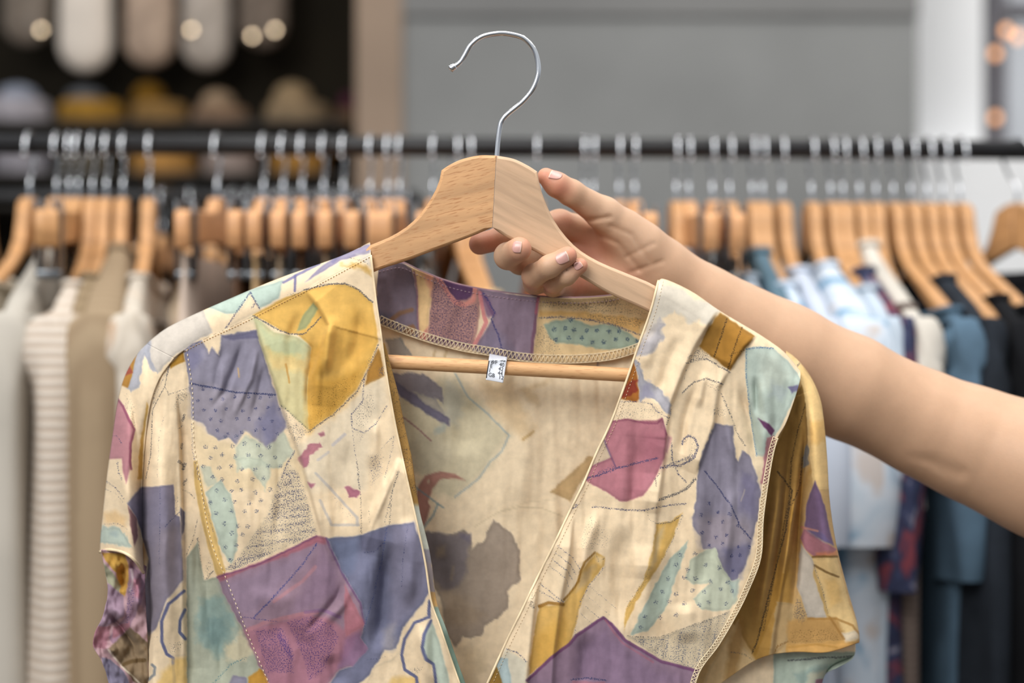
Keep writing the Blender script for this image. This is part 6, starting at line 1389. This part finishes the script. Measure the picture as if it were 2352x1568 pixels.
MB().tube(W(rodp[:, 0], rodp[:, 1], ROD_Y + .010 * (np.abs(rodp[:, 0] - 1140) / 660) ** 2), .0042, 16).build('trouser_bar', wood_mat('beech_rod', (222, 174, 124), (180, 122, 78), math.radians(-3), .5), hang)
# ================================================================== the arm and hand of the person at the right
def PT(px, py, Y): return W(np.array(px, float), np.array(py, float), Y)


def capsule(p, a, b, ra, rb):
    ab = b - a; l2 = ab @ ab
    t = np.clip(((p - a) @ ab) / l2, 0, 1)
    q = p - a - t[..., None] * ab
    return np.sqrt((q * q).sum(-1)) - (ra + (rb - ra) * t)


def smin(a, b, k):
    h = np.clip(.5 + .5 * (b - a) / k, 0, 1)
    return b + (a - b) * h - k * h * (1 - h)


def R_(rpx, Y): return rpx * K * Y

def chain(pts):
    return [(PT(x, y, Y), R_(r, Y)) for x, y, Y, r in pts]

FING = {
 'index': chain([(1352, 536, .902, 36), (1286, 512, .886, 30), (1222, 522, .876, 28), (1152, 547, .868, 26.5), (1102, 560, .863, 25)]),
 'middle': chain([(1345, 578, .906, 36), (1275, 588, .893, 31), (1196, 600, .868, 29.5), (1166, 588, .846, 29.5), (1193, 572, .8275, 28)]),
 'ring': chain([(1348, 618, .906, 35), (1285, 642, .893, 29), (1229, 648, .866, 26.5), (1226, 633, .846, 26), (1262, 612, .8300, 25), (1303, 588, .8285, 22.5)]),
 'pinky': chain([(1360, 650, .902, 29), (1312, 660, .888, 24), (1270, 658, .864, 22), (1272, 650, .848, 21.5), (1302, 634, .8345, 20), (1332, 610, .8335, 18)]),
 'thumb': chain([(1470, 560, .888, 50), (1388, 492, .876, 38), (1312, 443, .862, 28.5), (1279, 424, .8575, 26.5), (1254, 406, .8565, 20.5)]),
}
PALM = [chain([(1352, 536, .902, 36), (1505, 600, .900, 42)]), chain([(1345, 578, .906, 37), (1505, 615, .902, 44)]), chain([(1348, 618, .906, 36), (1500, 630, .904, 42)]),
        chain([(1360, 646, .902, 31), (1490, 645, .904, 38)]), chain([(1430, 640, .894, 30), (1500, 640, .899, 36)]), chain([(1430, 530, .888, 38), (1515, 610, .896, 46)])]
ARM = chain([(1512, 614, .900, 50), (1580, 668, .908, 60), (1648, 722, .915, 77), (1730, 775, .921, 90), (1816, 822, .925, 101), (1950, 890, .930, 106), (2075, 950, .935, 100), (2160, 990, .934, 104), (2260, 1030, .930, 118), (2400, 1085, .920, 138), (2580, 1160, .905, 150), (2780, 1260, .885, 160)])
CREASES = [([(1300, 478, .86), (1345, 505, .86), (1400, 498, .865)], .0011, .0014), ([(1330, 470, .845), (1345, 440, .845)], .0005, .0012), ([(1400, 520, .875), (1450, 540, .875), (1490, 600, .88)], .0007, .0014), ([(1360, 530, .875), (1420, 560, .878), (1470, 620, .88)], .0008, .0016),
           ([(1440, 590, .88), (1500, 560, .88)], .0005, .0014), ([(1450, 625, .88), (1520, 600, .88)], .0006, .0014), ([(2100, 1060, .90), (2150, 1064, .90), (2200, 1084, .905)], .0012, .0050)]


def body_sdf(p):
    """p: (..., 3)"""
    d = None
    def seq(ch, k):
        r = None
        for (a, ra), (b, rb) in zip(ch[:-1], ch[1:]):
            c = capsule(p, a, b, ra, rb)
            r = c if r is None else smin(r, c, k)
        return r
    for ch in PALM:
        c = seq(ch, .004); d = c if d is None else smin(d, c, .012)
    d = smin(d, seq(ARM, .02), .016)
    d = smin(d, seq(FING['thumb'], .004), .011)
    fs = None
    for n in ('index', 'middle', 'ring', 'pinky'):
        f = seq(FING[n], .0030)
        fs = f if fs is None else smin(fs, f, .0009)
    d = smin(d, fs, .0045)
    for pts, dep, w in CREASES:
        P3 = [PT(*q) for q in pts]
        c = None
        for a, b in zip(P3[:-1], P3[1:]):
            q = capsule(p, a, b, 0, 0); c = q if c is None else np.minimum(c, q)
        # a crease runs over the surface near its line, whatever the exact depth
        d = d + dep * np.exp(-(np.maximum(c - .006, 0) / .004) ** 2) * np.exp(-(crease_d(p, P3) / w) ** 2)
    return d


def crease_d(p, P3):
    r = None
    for a, b in zip(P3[:-1], P3[1:]):
        a2 = a[[0, 2]]; ab = b[[0, 2]] - a2; l2 = ab @ ab
        q = p[..., [0, 2]] - a2
        t = np.clip(q @ ab / l2, 0, 1); q = q - t[..., None] * ab
        dd = np.sqrt((q * q).sum(-1)); r = dd if r is None else np.minimum(r, dd)
    return r


def surface_nets(lo, hi, h):
    n = np.ceil((hi - lo) / h).astype(int) + 1
    xs = [lo[k] + h * np.arange(n[k]) for k in range(3)]
    # coarse pass decides which slabs to evaluate finely
    g = np.empty(n, np.float32)
    for i0 in range(0, n[0], 24):
        i1 = min(n[0], i0 + 24)
        G = np.stack(np.meshgrid(xs[0][i0:i1], xs[1], xs[2], indexing='ij'), -1)
        g[i0:i1] = body_sdf(G)
    ins = g < 0
    c = [(i, j, k) for i in (0, 1) for j in (0, 1) for k in (0, 1)]
    def cr(A, o): return A[o[0]:A.shape[0] - 1 + o[0], o[1]:A.shape[1] - 1 + o[1], o[2]:A.shape[2] - 1 + o[2]]
    cnt = sum(cr(ins, o).astype(np.int8) for o in c)
    mask = (cnt > 0) & (cnt < 8)
    idx = np.full(mask.shape, -1, np.int64); cells = np.argwhere(mask); idx[mask] = np.arange(len(cells))
    acc = np.zeros((len(cells), 3)); num = np.zeros(len(cells))
    vals = {o: cr(g, o)[mask] for o in c}
    for o in c:
        for ax in range(3):
            if o[ax]: continue
            q = list(o); q[ax] = 1; q = tuple(q)
            a, b = vals[o].astype(float), vals[q].astype(float)
            m = (a < 0) != (b < 0)
            t = np.where(m, a / np.where(m, a - b, 1), 0)
            pos = np.array(o, float)[None].repeat(len(cells), 0); pos[:, ax] = t
            acc[m] += pos[m]; num += m
    V = lo + (cells + acc / num[:, None]) * h
    F = []
    for ax in range(3):
        b1, b2 = (ax + 1) % 3, (ax + 2) % 3
        sl0 = [slice(None)] * 3; sl1 = [slice(None)] * 3
        sl0[ax] = slice(0, -1); sl1[ax] = slice(1, None)
        e = ins[tuple(sl0)] != ins[tuple(sl1)]
        E = np.argwhere(e)
        E = E[(E[:, b1] > 0) & (E[:, b2] > 0) & (E[:, b1] < n[b1] - 1) & (E[:, b2] < n[b2] - 1)]
        st = ins[tuple(E.T)]
        def id_(d1, d2):
            q = E.copy(); q[:, b1] -= d1; q[:, b2] -= d2; return idx[tuple(q.T)]
        quad = np.stack([id_(1, 1), id_(0, 1), id_(0, 0), id_(1, 0)], -1)
        quad[~st] = quad[~st][:, ::-1]
        F.append(quad)
    F = np.concatenate(F); F = F[(F >= 0).all(1)]
    return V, F


def grad(p, e=2e-4):
    g = np.stack([body_sdf(p + np.eye(3)[k] * e) - body_sdf(p - np.eye(3)[k] * e) for k in range(3)], -1) / (2 * e)
    return g


def snap(p, off=0.0, it=3):
    for _ in range(it):
        g = grad(p); s = body_sdf(p) - off
        p = p - g * (s / np.maximum((g * g).sum(-1), .2))[..., None]
    return p

lo1, hi1 = np.array([PT(1060, 784, .83)[0], .805, H + (784 - 760) * K * .84]), np.array([PT(1540, 784, .93)[0], .94, H + (784 - 370) * K * .93])
all_pts = np.array([a for a, _ in ARM]); rmax = .05
lo = np.minimum(lo1, all_pts.min(0) - rmax); hi = np.maximum(hi1, all_pts.max(0) + rmax)
SKIN_H = .00135
V, F = surface_nets(lo, hi, SKIN_H)
V = snap(V, 0, 2)

m_skin, nt, bs = new_mat('skin')
at = N(nt, 'ShaderNodeAttribute'); at.attribute_name = 'skin'
tc = N(nt, 'ShaderNodeTexCoord')
nz = N(nt, 'ShaderNodeTexNoise', Scale=90.0, Detail=6.0, Roughness=.7); nt.links.new(tc.outputs['Object'], nz.inputs['Vector'])
mr = N(nt, 'ShaderNodeMapRange'); mr.inputs['To Min'].default_value = .90; mr.inputs['To Max'].default_value = 1.10; nt.links.new(nz.outputs['Fac'], mr.inputs['Value'])
vm = N(nt, 'ShaderNodeVectorMath'); vm.operation = 'SCALE'; nt.links.new(at.outputs['Color'], vm.inputs[0]); nt.links.new(mr.outputs['Result'], vm.inputs['Scale'])
nt.links.new(vm.outputs['Vector'], bs.inputs['Base Color'])
n2 = N(nt, 'ShaderNodeTexNoise', Scale=900.0, Detail=4.0); nt.links.new(tc.outputs['Object'], n2.inputs['Vector'])
bp = N(nt, 'ShaderNodeBump', Strength=.16, Distance=.0005); nt.links.new(n2.outputs['Fac'], bp.inputs['Height']); nt.links.new(bp.outputs['Normal'], bs.inputs['Normal'])
bs.inputs['Roughness'].default_value = .52; bs.inputs['Specular IOR Level'].default_value = .4
bs.inputs['Subsurface Weight'].default_value = .12; bs.inputs['Subsurface Radius'].default_value = (.004, .0015, .0008); bs.inputs['Subsurface Scale'].default_value = 1.0

person = mesh_obj('person', V, F, m_skin)
tag(person, 'person reaching in with one bare arm, fingers curled around the held wooden hanger', 'person')
SK = np.array((197, 159, 129.)); RED = np.array((206, 138, 113.)); PAL = np.array((214, 180, 152.))
red = np.zeros(len(V)); pal = np.zeros(len(V))
for (x, y, Y, r) in [(1092, 560, .863, 38), (1200, 572, .826, 26), (1312, 586, .826, 26), (1338, 610, .832, 22), (1254, 410, .852, 34), (1285, 432, .85, 30), (1120, 556, .86, 34), (1340, 600, .89, 60), (1310, 505, .87, 40), (1350, 660, .88, 50), (1420, 660, .885, 45), (1215, 640, .85, 24), (1262, 660, .85, 22)]:
    red = np.maximum(red, .9 * np.exp(-((V - PT(x, y, Y)) ** 2).sum(1) / R_(r * 1.15, Y) ** 2))
for (x, y, Y, r) in [(1400, 500, .86, 60), (1460, 560, .87, 60)]:
    pal = np.maximum(pal, .6 * np.exp(-((V - PT(x, y, Y)) ** 2).sum(1) / R_(r, Y) ** 2))
sc = SK * (1 - red[:, None]) + RED * red[:, None]; sc = sc * (1 - pal[:, None]) + PAL * pal[:, None]
a = person.data.attributes.new('skin', 'FLOAT_COLOR', 'POINT'); a.data.foreach_set('color', np.concatenate([lin(sc), np.ones((len(V), 1))], 1).astype(np.float32).ravel())


# fingernails: thin curved plates lying on the finger tips
m_nail = simple_mat('fingernail', (206, 158, 148), .25, var=.04, scale=300)
m_edge = simple_mat('nail_edge', (224, 196, 176), .35, var=.02, scale=300)


def nail(c, along, normal, ln, wd, label=None):
    c = PT(*c); t = np.array(along, float); t /= np.linalg.norm(t)
    nrm = np.array(normal, float); nrm -= t * (nrm @ t); nrm /= np.linalg.norm(nrm); b = np.cross(nrm, t)
    nu, nv = 13, 15
    U, Vv = np.meshgrid(np.linspace(-1, 1, nu), np.linspace(-1, 1, nv))
    wid = wd * np.where(Vv < 0, np.sqrt(np.clip(1 - (np.abs(Vv)) ** 3 * .75, .05, 1)), 1 - .10 * Vv ** 2)
    ln_ = Vv * ln * (1 - .10 * U ** 2)
    p = c + t * ln_[..., None] + b * (U * wid)[..., None] + nrm * .0045
    p = p.reshape(-1, 3)
    for _ in range(4):
        s = body_sdf(p) - .00022
        p = p - nrm * (s * .8)[:, None]
    lift = (.00025 * np.clip(Vv, 0, 1) ** 2).reshape(-1)
    p = p + nrm * lift[:, None]
    o = mesh_obj('fingernail', p, grid_faces(nu, nv), [m_nail, m_edge], person)
    for i, f in enumerate(o.data.polygons): f.material_index = 1 if (i // (nu - 1)) >= nv - 2 else 0
    md = o.modifiers.new('plate', 'SOLIDIFY'); md.thickness = .0005; md.offset = 1
    return o
s_ = K * .83
nail((1187, 568, .8235), (.95, 0, -.12), (0.05, -1, .05), 10.5 * s_, 14 * s_)
nail((1291, 593, .8235), (.92, 0, .35), (-.1, -1, .12), 15 * s_, 13 * s_)
nail((1328, 611, .829), (.80, 0, .55), (-.25, -1, .05), 10 * s_, 7.5 * s_)
nail((1274, 406, .852), (-.85, -.1, .50), (.42, -.38, .85), 14 * s_, 11 * s_)

# ================================================================== light and camera
w = bpy.data.worlds.new('daylight'); SC.world = w; w.use_nodes = True
nt = w.node_tree; bg = nt.nodes['Background']
tc = N(nt, 'ShaderNodeTexCoord'); sx = N(nt, 'ShaderNodeSeparateXYZ'); nt.links.new(tc.outputs['Generated'], sx.inputs[0])
r = ramp(nt, [(0.0, (54, 48, 42)), (0.48, (158, 160, 166)), (0.58, (222, 226, 232)), (1.0, (255, 255, 255))])
mr = N(nt, 'ShaderNodeMapRange'); mr.inputs['From Min'].default_value = -1; nt.links.new(sx.outputs['Z'], mr.inputs['Value'])
nt.links.new(mr.outputs['Result'], r.inputs['Fac']); nt.links.new(r.outputs['Color'], bg.inputs['Color']); bg.inputs['Strength'].default_value = .68


def area(name, loc, target, sx_, sy_, power, c=(1, 1, 1)):
    L = bpy.data.lights.new(name, 'AREA'); L.shape = 'RECTANGLE'; L.size = sx_; L.size_y = sy_; L.energy = power; L.color = c
    o = bpy.data.objects.new(name, L); COL.objects.link(o); o.location = loc
    o.rotation_euler = (Vector(target) - Vector(loc)).to_track_quat('-Z', 'Y').to_euler()
    return o
area('window_daylight', (-1.25, -1.5, 3.0), (0, .9, 1.2), 1.8, 1.3, 84, (1.0, .985, .965))
area('ceiling_light', (.35, .55, 3.5), (.3, .9, 1.0), 2.4, 1.3, 46, (1.0, .98, .95))
for i, (lx, ly) in enumerate([(-1.4, .5), (-.5, .6), (.5, .5), (1.4, .6), (-.9, 2.6), (.6, 2.7), (1.25, 2.6), (1.6, 3.0)]):  # point lamps added for bright beads on the hooks and a whiter column
    L = bpy.data.lights.new('added_point_lamp', 'POINT'); L.energy = 9; L.shadow_soft_size = .07; L.color = (1, .96, .9)
    o = bpy.data.objects.new('added_point_lamp', L); COL.objects.link(o); o.location = (lx, ly, 3.1)

cd = bpy.data.cameras.new('camera'); cam = bpy.data.objects.new('camera', cd); COL.objects.link(cam)
cam.location = (0, 0, H); cam.rotation_euler = (math.pi / 2, 0, 0)
cd.lens = 50; cd.sensor_width = 36; cd.sensor_fit = 'HORIZONTAL'; cd.clip_start = .05
cd.dof.use_dof = True; cd.dof.focus_distance = .830; cd.dof.aperture_fstop = 3.2
SC.camera = cam
SC.view_settings.view_transform = 'Standard'; SC.view_settings.look = 'None'; SC.view_settings.gamma = 1; SC.view_settings.exposure = 0.0
try: SC.view_settings.use_curve_mapping = False
except Exception: pass
SC.cycles.use_denoising = True
SC.cycles.max_bounces = 8
